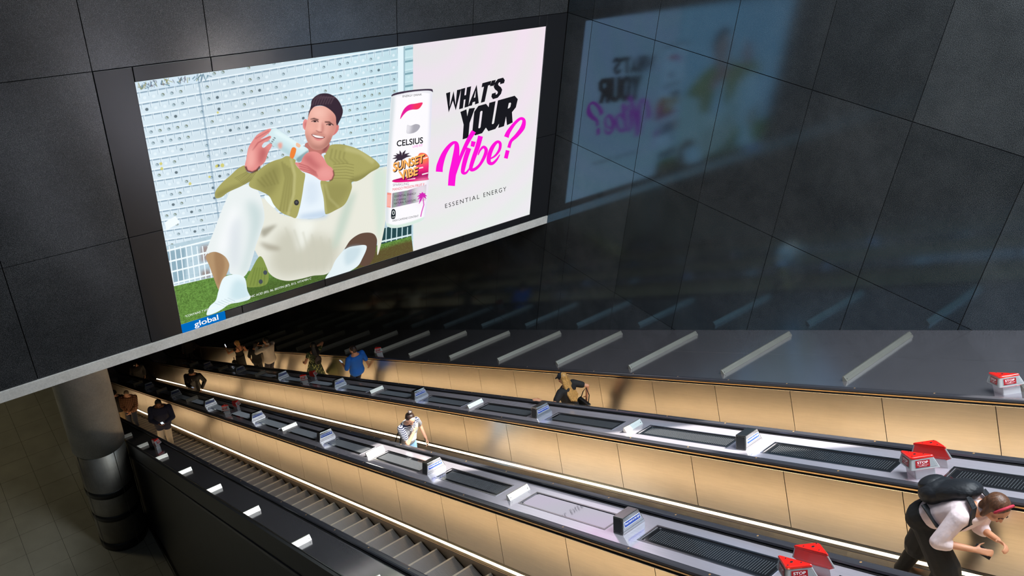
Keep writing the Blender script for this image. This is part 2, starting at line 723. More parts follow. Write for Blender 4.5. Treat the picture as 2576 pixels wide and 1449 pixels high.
def step_mesh():
    """one step: ribbed tread and ribbed riser; nosing at the local origin"""
    xh = (math.cos(A30), -math.sin(A30))      # world horizontal in (s, n)
    zh = (math.sin(A30), math.cos(A30))
    hw = 0.535
    mb = MB()

    def q(x, y, z):
        return (x * xh[0] + z * zh[0], y, x * xh[1] + z * zh[1])
    body = [(0.0, -0.006), (0.405, -0.006), (0.405, -0.05), (0.06, -0.05), (0.045, -0.235), (0.02, -0.235)]
    mb.prism([q(x, -hw, z) for x, z in body], (0, 2 * hw, 0), 0)
    mb.prism([q(x, -hw, z) for x, z in ((-0.010, 0.0015), (0.016, 0.0015), (0.016, -0.012), (-0.010, -0.012))], (0, 2 * hw, 0), 1)
    nr = 60
    for i in range(nr):
        y0 = -hw + 2 * hw * (i + 0.2) / nr
        y1 = -hw + 2 * hw * (i + 0.8) / nr
        mb.add([q(-0.006, y0, -0.002), q(-0.006, y1, -0.002), q(0.405, y1, 0), q(0.405, y0, 0), q(-0.002, y0, -0.012), q(-0.002, y1, -0.012), q(0.405, y1, -0.008), q(0.405, y0, -0.008)],
               [(0, 1, 2, 3), (7, 6, 5, 4), (0, 4, 5, 1), (1, 5, 6, 2), (2, 6, 7, 3), (3, 7, 4, 0)], 0)
    return mb


ESC_NAMES = ('escalator with its ribbed steps in view, nearest the tiled floor',
             'middle escalator, the one carrying the woman in the striped shirt',
             'escalator beside the granite wall, carrying people downwards')
STEP0 = None
DOT0 = None
SJ0 = -4.10
for ei, c in enumerate(CENTRES):
    root = tag(deck_root('escalator', c), ESC_NAMES[ei], 'escalator', 'escalators')
    for sd in (-1, 1):
        # panels, 1.37 m each
        mb = MB()
        edges = []
        s = SJ0
        while s < S_TOP:
            s += 1.37
        while s > S_BOT:
            edges.append(s)
            s -= 1.37
        for a, b in zip(edges[:-1], edges[1:]):
            hi, lo = min(a, S_TOP) - 0.0045, max(b, S_BOT) + 0.0045
            if hi - lo < 0.02:
                continue
            mid = [hi] + ([lo + (hi - lo) * t for t in (0.75, 0.5, 0.25)] if lo < S_BEND else []) + [lo]
            pr = [(sd * 0.685, -0.035), (sd * 0.60, -0.695), (sd * 0.612, -0.697), (sd * 0.697, -0.035)]
            sweep(mb, pr, mid, 0)
        mb.build('balustrade_panel', M['panel'], root)
        mb = MB()
        sweep(mb, [(sd * 0.70, -0.03), (sd * 0.615, -0.70), (sd * 0.63, -0.71), (sd * 0.715, -0.03)])
        mb.build('backing', M['gap'], root)
        # ledge with the light strip
        mb = MB()
        sweep(mb, [(sd * 0.615, -0.70), (sd * 0.600, -0.702), (sd * 0.585, -0.722), (sd * 0.60, -0.735)])
        sweep(mb, [(sd * 0.60, -0.76), (sd * 0.570, -0.752), (sd * 0.553, -0.778), (sd * 0.57, -0.79)])
        mb.build('ledge', M['panel'], root)
        mb = MB()
        sweep(mb, [(sd * 0.596, -0.728), (sd * 0.584, -0.7235), (sd * 0.5695, -0.7515), (sd * 0.59, -0.758)], [S_BEND + 0.1, S_TOP])
        mb.build('light_strip', M['led'], root)
        mb = MB()
        sweep(mb, [(sd * 0.56, -0.785), (sd * 0.545, -0.785), (sd * 0.545, -1.15), (sd * 0.56, -1.15)])
        mb.build('skirt', M['skirt'], root)
        # handrail and its guides
        mb = MB()
        pr = [(0.70, 0.012), (0.690, 0.028), (0.697, 0.046), (0.715, 0.053), (0.755, 0.053), (0.773, 0.046), (0.780, 0.028), (0.770, 0.012)]
        sweep(mb, [(sd * a, b) for a, b in pr])
        hr = mb.build('handrail', M['rubber'], root)
        s = -0.6
        while s > -18:
            if DOT0 is None:
                d = MB().disc((0, 0, 0), (0, 0, 1), 0.011, 0.0015, 10).build('marker_dot', M['dot'], hr)
                DOT0 = d.data
            else:
                d = bpy.data.objects.new('marker_dot', DOT0)
                COL.objects.link(d)
                d.parent = hr
            d.location = (s, sd * 0.735, 0.0525)
            s -= 1.05
        mb = MB()
        sweep(mb, rect(*(sorted((sd * 0.705, sd * 0.79))), -0.035, 0.012))
        mb.build('handrail_guide', M['gap'], root)
        mb = MB()
        sweep(mb, rect(*(sorted((sd * 0.698, sd * 0.706))), -0.012, 0.004))
        mb.build('bronze_strip', M['bronze_trim'], root)
        mb = MB()
        sweep(mb, rect(*(sorted((sd * 0.681, sd * 0.70))), -0.036, -0.031))
        mb.build('edge_trim', M['bright_trim'], root)
    mb = MB()
    sweep(mb, rect(-0.56, 0.56, -1.22, -1.15))
    mb.build('truss_floor', M['gap'], root)
    # steps
    k0, k1 = int((S_BEND - 0.05 - S_STEP) / STEP_PITCH), int((S_TOP - 0.6 - S_STEP) / STEP_PITCH)
    for k in range(k0, k1):
        if STEP0 is None:
            st = step_mesh().build('step', [M['tread'], M['nosing']], root)
            STEP0 = st.data
        else:
            st = bpy.data.objects.new('step', STEP0)
            COL.objects.link(st)
            st.parent = root
        st.location = (S_STEP + k * STEP_PITCH, 0, STEP_N)


# ------------------------------------------------------------------ sloping decks between them
def make_deck(name, label, y0, y1, inlays, seam=None, wide=None):
    yc = (y0 + y1) / 2
    root = tag(deck_root(name, yc), label, 'deck', 'steel decks beside the escalators')
    w = (y1 - y0) / 2
    mb = MB()
    if inlays:
        iy0, iy1 = wide[0] - yc, wide[1] - yc
        cuts = sorted([S_TOP, S_BEND] + [q for a, b in inlays for q in (a, b)])
        ysl = [-w, iy0, iy1, w]
        for a, b in zip(cuts[:-1], cuts[1:]):
            hole = any(abs(a - i0) < 1e-6 for i0, _ in inlays)
            for j in range(3):
                if hole and j == 1:
                    mb.box(a, b, iy0, iy1, -0.06, -0.012, 1)
                    continue
                mb.box(a, b, ysl[j], ysl[j + 1], -0.06, 0, 0)
        ss = SS[:-1]
        sweep(mb, rect(-w, w, -0.06, 0.0), ss, 0)
    else:
        sweep(mb, rect(-w, w, -0.06, 0.0), None, 0)
    if seam:
        mb.box(S_BEND, S_TOP, seam - yc - 0.002, seam - yc + 0.002, -0.001, 0.0006, 2)
    mb.build('deck_plate', [M['deck_lit'] if inlays else M['deck'], M['gap'], M['bright_trim']], root)
    return root, yc


def add_inlay(root, yc, a, b, y0, y1, ribs=True, plain=False):
    y0, y1 = y0 - yc, y1 - yc
    mb = MB()                                            # steel surround
    t = 0.02
    for (p, q, r_, s_) in ((a - t, b + t, y0 - t, y0), (a - t, b + t, y1, y1 + t), (a - t, a, y0, y1), (b, b + t, y0, y1)):
        mb.box(p, q, r_, s_, -0.004, 0.004)
    mb.build('inlay_frame', M['steel_s'], root)
    mb = MB()
    cx0, cx1 = a + 0.025, b - 0.004
    n = 8
    cor = 0.05
    pts = []
    for (cxx, cyy, a0) in ((cx1 - 0.01, y1 - 0.014, 0), (cx0 + cor, y1 - 0.005 - cor, 90), (cx0 + cor, y0 + 0.005 + cor, 180), (cx1 - 0.01, y0 + 0.014, 270)):
        rr = 0.01 if a0 in (0, 270) else cor
        for i in range(n):
            t_ = R_(a0 + 90 * i / (n - 1))
            pts.append((cxx + rr * math.cos(t_), cyy + rr * math.sin(t_), -0.012))
    mb.prism(pts, (0, 0, 0.006 if ribs else 0.008))
    pl = mb.build('inlay_panel', M['mat_black'] if not plain else M['inlay_glass'], root)
    if ribs:
        mb = MB()
        s = a + 0.09
        while s < b - 0.03:
            mb.box(s, s + 0.0026, y0 + 0.045, y1 - 0.045, -0.006, -0.0035)
            s += 0.028
        mb.build('rib', M['rib'], pl)
    for yy in (y0 + 0.02, y1 - 0.02):
        MB().disc((a + 0.055, yy, -0.006), (0, 0, 1), 0.011, 0.004, 12).build('screw', M['bright_trim'], pl)


M['steel_s'] = mat_brushed('inlay surround steel', (0.55, 0.55, 0.56), 0.25, 1.0, (2, 90, 90), 0.08, 0.1, 0.0)


def glass_inlay():
    mt, nt, b = new_mat('wavy mirror glass')
    v = texcoord(nt, 'Object', (1, 1, 1))
    f = noise(nt, v, 26, 2, 0.5)
    setp(b, color=(0.62, 0.57, 0.68), rough=0.03, metal=0.9)  # pale lilac metal base, putting the screen's bright reflection into the colour
    bump(nt, b, f, 0.02, 0.002)
    M['inlay_glass'] = mt


glass_inlay()
D2Y, D3Y = (6.92, 7.615), (4.705, 5.36)
SLOT = [-4.05 - 2.115 * k for k in range(-3, 16)]         # where stop posts, signs and bars stand


def inlay_list(n):
    out = []
    for a, b in zip(SLOT[1:], SLOT[:-1]):
        if b - 0.25 < S_TOP and a > S_BEND + 0.3:
            out.append((a + 0.22, b - 0.32))
    return [q for q in out if q[1] < S_TOP - 0.1]


for nm, lab, (y0, y1), (i0, i1) in (('escalator_deck', 'steel deck between the middle escalator and the one by the granite wall', D2Y, (7.12, 7.40)),
                                    ('escalator_deck', 'steel deck between the nearest escalator and the middle one', D3Y, (4.91, 5.20))):
    il = inlay_list(0)
    root, yc = make_deck(nm, lab, y0, y1, il, None, (i0, i1))
    for a, b in il:
        glass = (nm and y0 < 5 and abs(a - (SLOT[5] + 0.22)) < 0.05)
        add_inlay(root, yc, a, b, i0, i1, ribs=not glass, plain=glass)
make_deck('escalator_deck', 'wide sloping steel deck along the foot of the granite wall', 9.175, YW - 0.002, None, 10.45)
make_deck('escalator_deck', 'dark steel deck on the near side, above the tiled floor', 2.603, 3.145, None)


# ------------------------------------------------------------------ bars, signs, stop posts
def bar_root(length, name='deck_bar', mat='barm'):
    """triangular anti-slide bar lying across the deck; local y along the bar"""
    root = empty(name, (0, 0, 0), DROT)
    mb = MB()
    h, w = 0.075, 0.05
    mb.prism([(-w * 0.55, 0, 0), (w, 0, 0), (0.012, 0, h), (-0.012, 0, h)], (0, length, 0))
    mb.build('bar_body', M[mat], root, bevel=0.003)
    mb = MB()
    for yy in (0.03, length - 0.03):
        mb.disc((0.034, yy, 0.03), (0.075, 0, 0.038), 0.006, 0.006, 8)
    mb.build('screw', M['zinc'], root)
    remember(root)
    return root


def sign_root():
    root = empty('sign_block', (0, 0, 0), DROT)
    w, h, inset, t = 0.35, 0.172, 0.055, 0.155
    mb = MB()
    mb.prism([(0, 0, 0), (0, w, 0), (0, w - inset, h), (0, inset, h)], (-t, 0, 0))
    mb.build('casing', M['steel'], root, bevel=0.006)
    for e in (0, 1):
        yb, yt = (0, inset) if e == 0 else (w, w - inset)
        nv = Vector((0, -h, inset)).normalized() if e == 0 else Vector((0, h, inset)).normalized()

        def q(u, v, o):
            pt = Vector((-u * t, yb + (yt - yb) * v, h * v))
            return pt + nv * o
        mb = MB()
        mb.prism([q(0.06, 0.06, -0.004), q(0.94, 0.06, -0.004), q(0.94, 0.93, -0.004), q(0.06, 0.93, -0.004)], nv * 0.007)
        cap = mb.build('end_cap', M['zinc'], root, bevel=0.004)
        for u, v in ((0.16, 0.15), (0.84, 0.15), (0.16, 0.85), (0.84, 0.85)):
            MB().disc(q(u, v, 0.002), nv, 0.007, 0.003, 8).build('screw', M['steel'], cap)
    mb = MB()
    y0, y1, z0, z1 = 0.052, 0.298, 0.068, 0.122
    mb.box(0.0, 0.0025, y0 - 0.004, y1 + 0.004, z0 - 0.004, z1 + 0.004, 0)
    mb.box(0.0025, 0.0032, y0, y1, z0, z1, 1)
    pl = mb.build('sign_plate', [M['white'], M['blue']], root)
    mb = MB()
    flat_text(mb, 'Please stand on the right', (0.0036, y0 + 0.008, z0 + 0.015), (0, y1 - y0 - 0.016, 0), (0, 0, 0.031), offset=0.012)
    mb.build('lettering', M['white'], pl)
    mb = MB()
    mb.box(0.0, 0.0012, 0.012, w - 0.012, 0.030, 0.033)
    mb.build('seam_line', M['zinc'], root)
    remember(root)
    return root


def tri_ring(L, d, z, r=0.0, flip=1, lean=0.0, n=5):
    """rounded isosceles triangle: flat side on y = 0 along x, apex towards -y"""
    pts = [(-L / 2, 0), (0, -d), (L / 2, 0)]
    out = []
    for i in range(3):
        p0, p1, p2 = Vector(pts[i - 1]), Vector(pts[i]), Vector(pts[(i + 1) % 3])
        a = (p0 - p1).normalized()
        b = (p2 - p1).normalized()
        k = min(r * 2.2, (p0 - p1).length * 0.4)
        qa, qb = p1 + a * k, p1 + b * k
        for j in range(n):
            t = j / (n - 1)
            q = qa * (1 - t) ** 2 + p1 * 2 * t * (1 - t) + qb * t * t
            out.append((q.x, q.y * flip, z))
    return out


def stop_root(flip):
    """emergency stop post; flip = 1 points its two STOP faces towards -y, -1 towards +y"""
    root = empty('stop_post', (0, 0, 0), DROT)
    mb = MB()
    mb.loft([tri_ring(0.31, 0.115, 0.0, 0.006, flip), tri_ring(0.31, 0.115, 0.100, 0.006, flip)])
    mb.build('post', M['grey_paint'], root)
    mb = MB()
    mb.loft([tri_ring(0.315, 0.118, 0.092, 0.006, flip), tri_ring(0.43, 0.172, 0.116, 0.012, flip)])
    mb.build('lower_rim', M['red'], root)
    z0, z1 = 0.116, 0.218
    L0, D0, L1, D1 = 0.44, 0.178, 0.345, 0.135
    mb = MB()
    mb.loft([tri_ring(L0, D0, z0, 0.012, flip), tri_ring(L1, D1, z1, 0.012, flip)])
    mb.build('housing', M['grey_paint'], root)
    mb = MB()
    mb.loft([tri_ring(L1 + 0.012, D1 + 0.006, z1, 0.014, flip), tri_ring(L1 + 0.012, D1 + 0.006, z1 + 0.016, 0.014, flip), tri_ring(L1 - 0.01, D1 - 0.006, z1 + 0.024, 0.014, flip)])
    cap = mb.build('cap', M['red'], root, bevel=0.002)
    for x, y, r_ in ((0, -0.05, 0.013), (-0.075, -0.022, 0.007), (0.075, -0.022, 0.007), (0, -0.105, 0.007)):
        MB().disc((x, flip * y, z1 + 0.023), (0, 0, 1), r_, 0.004, 12).build('screw', M['bright_trim'], cap)
    # flat red back
    mb = MB()
    a, b = 0.38, 0.30
    yb = flip * 0.0015
    mb.add([(-a / 2, yb, z0 + 0.002), (a / 2, yb, z0 + 0.002), (b / 2, yb, z1), (-b / 2, yb, z1), (-a / 2, -yb * 3, z0 + 0.002), (a / 2, -yb * 3, z0 + 0.002), (b / 2, -yb * 3, z1), (-b / 2, -yb * 3, z1)],
           [(0, 1, 2, 3), (7, 6, 5, 4), (0, 4, 5, 1), (1, 5, 6, 2), (2, 6, 7, 3), (3, 7, 4, 0)])
    mb.build('back_plate', M['red'], root)
    # two recessed faces with their STOP plates
    for sx in (-1, 1):
        def face(u, v, off):
            x = sx * ((L0 * (1 - v) + L1 * v) / 2 * u)
            y = -(D0 * (1 - v) + D1 * v) * (1 - u)
            z = z0 + (z1 - z0) * v
            nx, ny = sx * D0, -L0 / 2
            k = math.hypot(nx, ny)
            return Vector((x + nx / k * off, flip * (y + ny / k * off), z + 0.35 * off))
        mb = MB()
        fr = [face(0.10, 0.14, 0.0015), face(0.92, 0.14, 0.0015), face(0.90, 0.88, 0.0015), face(0.10, 0.88, 0.0015)]
        mb.add(fr + [face(0.16, 0.2, -0.012), face(0.86, 0.2, -0.012), face(0.84, 0.82, -0.012), face(0.16, 0.82, -0.012)],
               [(0, 1, 5, 4), (1, 2, 6, 5), (2, 3, 7, 6), (3, 0, 4, 7)], 0)
        mb.add([face(u, v, 0.0018) for u, v in ((0.13, 0.16), (0.88, 0.16), (0.86, 0.86), (0.13, 0.86))], [(0, 1, 2, 3)], 1)
        rec = mb.build('face_recess', [M['grey_paint'], M['grey_in']], root)
        mb = MB()
        o0, ux, uy = face(0.17, 0.22, 0.004), face(0.66, 0.22, 0.004) - face(0.17, 0.22, 0.004), face(0.17, 0.84, 0.004) - face(0.17, 0.22, 0.004)
        if sx * flip < 0:
            o0, ux = o0 + ux, -ux
        nrm = (face(0.4, 0.5, 1) - face(0.4, 0.5, 0)).normalized()
        mb.prism([o0, o0 + ux, o0 + ux + uy, o0 + uy], nrm * 0.002)
        plate = mb.build('stop_plate', M['red_dark'], root)
        mb = MB()
        o1 = o0 + nrm * 0.003
        flat_text(mb, 'STOP', o1 + ux * 0.12 + uy * 0.50, ux * 0.76, uy * 0.36, offset=0.02)
        flat_text(mb, 'PUSH', o1 + ux * 0.10 + uy * 0.28, ux * 0.20, uy * 0.09)
        flat_text(mb, 'PUSH', o1 + ux * 0.70 + uy * 0.28, ux * 0.20, uy * 0.09)
        for px_, r_ in ((0.5, 0.055), (0.38, 0.03), (0.62, 0.03)):
            c_ = o1 + ux * px_ + uy * 0.32
            sc = uy.length
            mb.add([c_ + ux.normalized() * r_ * sc * 1.6 * math.cos(t) + uy.normalized() * r_ * sc * 1.6 * math.sin(t) for t in [2 * PI * i / 10 for i in range(10)]], [tuple(range(10))])
        mb.box(0, 0, 0, 0, 0, 0) if False else None
        mb.add([o1 + ux * 0.22 + uy * 0.13, o1 + ux * 0.78 + uy * 0.13, o1 + ux * 0.78 + uy * 0.16, o1 + ux * 0.22 + uy * 0.16], [(0, 1, 2, 3)])
        mb.build('lettering', M['white'], plate)
    remember(root)
    return root


ORD = ['first', 'second', 'third', 'fourth', 'fifth', 'sixth', 'seventh', 'eighth', 'ninth', 'tenth', 'eleventh', 'twelfth', 'thirteenth', 'fourteenth', 'fifteenth', 'sixteenth', 'seventeenth', 'eighteenth']
used = {}


def place(kind, maker, loc, label, cat, group):
    if kind not in used:
        o = maker()
        used[kind] = o
    else:
        o = copy_tree(used[kind])
    o.location = loc
    tag(o, label, cat, group)
    return o


WHERE2 = {7: 'on the deck nearer the granite wall', 5: 'on the deck beside the nearest escalator'}
WHERE = {7: 'on the deck between the middle escalator and the wall escalator', 5: 'on the deck between the nearest and middle escalators'}
for (y0, yb0, key) in ((7.085, 7.09, 7), (4.885, 4.88, 5)):
    ns = nb = 0
    for i, s in enumerate(SLOT):
        if s > -5 or s < -35:
            continue
        k = round((-4.05 - s) / 2.115)                 # 0 stop, 1 sign, 2 bar, ... 8 stop
        if k % 8 == 0:
            continue
        if k % 2 == 1:
            place('sign', sign_root, P(s, y0 + (0.01 if key == 7 else 0.0), 0), '%s steel sign block from the top %s' % (ORD[ns].capitalize(), WHERE2[key]), 'sign', 'stand on the right sign blocks')
            ns += 1
        else:
            place('bar', lambda: bar_root(0.345), P(s - 0.01, y0, 0), '%s short steel bar from the top %s' % (ORD[nb].capitalize(), WHERE2[key]), 'bar', 'short anti-slide bars')
            nb += 1
nb = 0
for k in range(-1, 15):
    s = -6.2 - 2.142 * k
    if k == -1:
        s = -3.95
    place('longbar', lambda: bar_root(1.96, mat='barm_long'), P(s, 9.46, 0), '%s long steel bar from the top on the wide deck by the wall' % ORD[nb].capitalize(), 'bar', 'long anti-slide bars')
    nb += 1
nb = 0
for k in range(0, 11):
    s = -6.02 - 2.14 * k
    place('nearbar', lambda: bar_root(0.29, 'deck_bar'), P(s, 2.63, 0), '%s short bright bar from the top on the near dark deck' % ORD[nb].capitalize(), 'bar', 'bright anti-slide bars on the near deck')
    nb += 1

for key, ya, yb_ in ((7, 7.165, 7.36), (5, 4.955, 5.14)):
    for s, far in ((-4.06, 'upper'), (-20.97, 'lower')):
        place('stop_a', lambda: stop_root(1), P(s, ya, 0), 'red stop post, front one of the %s pair %s' % (far, WHERE2[key]), 'stop post', 'emergency stop posts')
        place('stop_b', lambda: stop_root(-1), P(s + 0.03, yb_, 0), 'red stop post, rear one of the %s pair %s' % (far, WHERE2[key]), 'stop post', 'emergency stop posts')
place('stop_a', None, P(-4.10, 9.44, 0), 'Single red stop post on the wide deck near the right edge', 'stop post', 'emergency stop posts')
place('stop_a', None, P(-20.75, 9.44, 0), 'Single red stop post on the wide deck beyond the man in blue', 'stop post', 'emergency stop posts')
place('stop_b', None, P(-20.04, 2.90, 0), 'Single red stop post on the near dark deck by the column', 'stop post', 'emergency stop posts')


# ------------------------------------------------------------------ the lit advertising screen
TW, TH = 1536, 816
PYU, PZU = (SY1 - SY0) / TW, (SZ1 - SZ0) / TH


def tex(px, py):
    y, z = on_screen(px, py)
    return ((y - SY0) / PYU, (z - SZ0) / PZU)


def crom(pts, n=6):
    out = []
    k = len(pts)
    for i in range(k):
        p0, p1, p2, p3 = [np.array(pts[(i + d) % k], float) for d in (-1, 0, 1, 2)]
        for j in range(n):
            t = j / n
            out.append(0.5 * ((2 * p1) + (-p0 + p2) * t + (2 * p0 - 5 * p1 + 4 * p2 - p3) * t * t + (-p0 + 3 * p1 - 3 * p2 + p3) * t ** 3))
    return [tuple(q) for q in out]


def cvt(pts, ox=0, oy=0, k=1.0):
    return [(ox + x / k, oy + y / k) for x, y in pts]


def C2(pts):
    return cvt(pts, 560, 200, 4.025)


def C3(pts):
    return cvt(pts, 400, 400, 3.15)


def C4(pts):
    return cvt(pts, 940, 190, 3.535)


def C5(pts):
    return cvt(pts, 1060, 50, 2.842)


IMG = np.zeros((TH, TW, 3), np.float32)


def cover(poly_tex):
    """anti-aliased coverage of a polygon given in picture pixels"""
    p = np.array(poly_tex)
    x0, x1 = int(max(0, p[:, 0].min() - 2)), int(min(TW, p[:, 0].max() + 3))
    y0, y1 = int(max(0, p[:, 1].min() - 2)), int(min(TH, p[:, 1].max() + 3))
    if x1 <= x0 or y1 <= y0:
        return None
    ss = 3
    ys = (np.arange((y1 - y0) * ss) + 0.5) / ss + y0
    acc = np.zeros(((y1 - y0) * ss, (x1 - x0) * ss + 1), np.int32)
    q = np.roll(p, -1, 0)
    for (ax, ay), (bx, by) in zip(p, q):
        if ay == by:
            continue
        lo, hi = min(ay, by), max(ay, by)
        i0, i1 = np.searchsorted(ys, lo), np.searchsorted(ys, hi)
        if i1 <= i0:
            continue
        r = np.arange(i0, i1)
        xx = ax + (ys[r] - ay) * (bx - ax) / (by - ay)
        ci = np.clip(np.ceil((xx - x0) * ss - 0.5), 0, acc.shape[1] - 1).astype(int)
        np.add.at(acc, (r, ci), 1)
    ins = (np.cumsum(acc, 1)[:, :-1] % 2).astype(np.float32)
    a = ins.reshape(y1 - y0, ss, x1 - x0, ss).mean((1, 3))
    full = np.zeros((TH, TW), np.float32)
    full[y0:y1, x0:x1] = a
    return full


def blur(a, r):
    r = int(max(1, r))
    for ax in (0, 1):
        for _ in range(2):
            pad = [(0, 0), (0, 0)]
            pad[ax] = (r + 1, r)
            c = np.cumsum(np.pad(a, pad, mode='edge'), ax)
            n = a.shape[ax]
            hi = np.take(c, np.arange(2 * r + 1, 2 * r + 1 + n), ax)
            lo = np.take(c, np.arange(0, n), ax)
            a = (hi - lo) / (2 * r + 1)
    return a


def srgb(c):
    return np.array([(v / 255 / 12.92) if v <= 10 else ((v / 255 + 0.055) / 1.055) ** 2.4 for v in c], np.float32)


def paint(pts, col, bl=0, alpha=1.0, clip=None, spline=True):
    if spline:
        pts = crom(pts)
    a = cover([tex(*q) for q in pts])
    if a is None:
        return None
    mask = a
    if bl:
        a = blur(a, bl)
    if clip is not None:
        a = a * clip
    a = (a * alpha)[..., None]
    IMG[:] = IMG * (1 - a) + srgb(col) * a
    return mask


def stroke(pts, w, col, alpha=1.0, bl=0, clip=None):
    """line of given width in photo pixels"""
    p = [np.array(q, float) for q in pts]
    L, Rr = [], []
    for i, q in enumerate(p):
        d = p[min(i + 1, len(p) - 1)] - p[max(i - 1, 0)]
        d = d / (np.hypot(*d) + 1e-9)
        nn = np.array([-d[1], d[0]])
        ww = w if not isinstance(w, (list, tuple)) else w[i]
        L.append(q + nn * ww / 2)
        Rr.append(q - nn * ww / 2)
    return paint([tuple(q) for q in L + Rr[::-1]], col, bl, alpha, clip, spline=False)


def picture():
    rng = np.random.RandomState(3)
    yy, zz = np.meshgrid(SY0 + (np.arange(TW) + 0.5) * PYU, SZ0 + (np.arange(TH) + 0.5) * PZU)
    # fence of pale boards, flaring a little to the right
    pitch = 0.176 + 0.0098 * (yy - 3.15)
    row = (-4.42 - zz) / pitch + 3.0
    ri = np.floor(row).astype(int)
    rf = row - ri
    cp = 0.130 + 0.003 * (yy - 3.15)
    col = (yy - 3.13) / cp
    ci = np.floor(col).astype(int)
    cf = col - ci
    base = srgb((216, 233, 243))[None, None] * (1.0 - 0.30 * rf[..., None] * (1 - rf[..., None]) - 0.06 * rf[..., None]) * (1.0 - 0.05 * np.sin(yy * 1.7)[..., None])
    IMG[:] = base
    tint = np.clip((yy - 5.0) / 3.0, 0, 1)[..., None]
    IMG[:] = IMG * (1 - tint * np.array([0.22, 0.08, 0.08], np.float32))

    def over(a, c):
        a = np.clip(a, 0, 1)[..., None].astype(np.float32)
        IMG[:] = IMG * (1 - a) + srgb(c) * a
    shade = np.exp(-((rf - 0.09) / 0.06) ** 2) * 0.9
    over(shade, (98, 130, 154))
    over(np.exp(-((rf - 0.97) / 0.05) ** 2) * 0.9, (240, 248, 252))
    fin = (np.abs(cf - 0.5) > 0.44) * (rf < 0.5)
    over(fin * 0.6, (160, 184, 200))
    over((np.abs(cf - 0.5) > 0.38) * (np.abs(cf - 0.5) < 0.44) * (rf < 0.5) * 0.6, (238, 246, 250))
    rnd = rng.rand(60, 120)
    h = rnd[np.clip(ri + 5, 0, 59), np.clip(ci + 2, 0, 119)]
    dx, dz = (cf - 0.5) * cp, (rf - 0.58) * pitch
    d = np.hypot(dx, dz)
    hole = np.clip((0.028 - d) / 0.008, 0, 1) * (ci % 12 != 5)
    over(hole * (h > 0.55) * 0.85, (58, 78, 88))
    over(hole * (h > 0.80) * 0.7, (110, 112, 60))
    over(hole * (h < 0.40) * 0.6, (232, 244, 249))
    part = np.clip((0.030 - np.hypot(dx + 0.012, dz - 0.012)) / 0.006, 0, 1)
    over(hole * part * (h > 0.62) * 0.7, (190, 214, 224))
    for gy in (4.01,):
        over(np.exp(-((yy - gy) / 0.012) ** 2) * 0.7, (120, 150, 172))
    # scribbles along the top left
    strip = (zz > -3.885) * (yy < 4.0)
    over(strip * 1.0, (206, 224, 236))
    for k in range(46):
        x = 352 + rng.rand() * 175
        yb = 205 - (x - 350) * 0.137
        pts = [(x + rng.randn() * 5, yb + 2 + rng.rand() * 20) for _ in range(3)]
        stroke(pts, 1.6 + rng.rand() * 2, [(70, 120, 140), (90, 80, 96), (40, 90, 120), (150, 150, 90)][k % 4], 0.75)
    # posts
    paint([(1001, 119), (1018, 117), (1018, 640), (1001, 645)], (222, 238, 244), spline=False)
    paint([(1015, 117), (1019, 117), (1019, 640), (1015, 640)], (120, 160, 175), spline=False, alpha=0.7)
    paint([(1019, 116), (1042, 113), (1042, 636), (1019, 640)], (190, 222, 228), spline=False, alpha=0.7)
    for k in range(14):
        y = 122 + k * 31
        paint([(1019, y), (1042, y - 4), (1042, y + 1), (1019, y + 5)], (100, 145, 158), spline=False, alpha=0.8)
    # open mesh of the lower fence and the turf
    paint(C3([(50, 690), (440, 600), (700, 560), (2010, 420), (2010, 640), (40, 1010)]), (176, 200, 212), spline=False, alpha=0.9)
    paint(C3([(60, 730), (210, 700), (210, 960), (120, 990)]), (128, 160, 176), spline=False, bl=4, alpha=0.8)
    paint(C3([(330, 690), (400, 680), (400, 800), (330, 820)]), (150, 120, 110), spline=False, bl=6, alpha=0.8)
    paint(C3([(330, 890), (400, 870), (420, 930), (340, 950)]), (140, 110, 96), spline=False, bl=6, alpha=0.8)
    for k in range(9):
        x = 80 + k * 44
        stroke(C3([(x, 690), (x + 34, 1000)]), 2.6, (232, 242, 248))
    for y in (705, 795, 880, 975):
        stroke(C3([(60, y + 24), (440, y - 70)]), 4.0, (236, 245, 250))
    paint(C3([(1740, 560), (2000, 490), (2000, 640), (1740, 680)]), (38, 70, 76), spline=False)
    for k in range(6):
        x = 1760 + k * 42
        stroke(C3([(x, 540), (x - 4, 660)]), 2.4, (190, 216, 220))
    stroke(C3([(1740, 660), (2000, 600)]), 4, (214, 232, 234))
    turf = paint(C3([(90, 1015), (370, 950), (700, 890), (1300, 800), (1740, 680), (2000, 610), (2020, 780), (90, 1420)]), (96, 134, 62), spline=False)
    tn = blur(rng.rand(TH, TW).astype(np.float32), 1)
    tn = (tn - tn.mean()) / tn.std()
    IMG[:] *= (1 + 0.16 * np.clip(tn, -2, 2)[..., None] * turf[..., None])
    paint(C3([(700, 1000), (1300, 880), (1360, 960), (700, 1130)]), (66, 84, 40), bl=14, alpha=0.7, clip=turf)
    paint(C3([(1560, 790), (2010, 640), (2010, 740), (1600, 870)]), (92, 62, 44), bl=6, alpha=0.8, clip=turf)
    # leaves and a notice caught in the fence
    for c, s in (((405, 412), 4), ((407, 424), 4), ((545, 418), 4), ((560, 416), 5), ((478, 462), 4), ((527, 445), 3), ((548, 283), 3)):
        paint([(c[0] + s * math.cos(a) * (0.7 + 0.5 * rng.rand()), c[1] + s * math.sin(a)) for a in np.arange(0, 6.2, 0.8)], (206, 196, 62), alpha=0.8)
    paint(C3([(48, 500), (130, 452), (166, 502), (58, 566)]), (236, 244, 248), spline=False)
    # ---- the seated man: legs and feet
    tr = (226, 226, 214)
    paint(C3([(1470, 700), (1540, 620), (1620, 580), (1700, 590), (1728, 650), (1700, 780), (1640, 850), (1540, 800)]), (96, 74, 62))
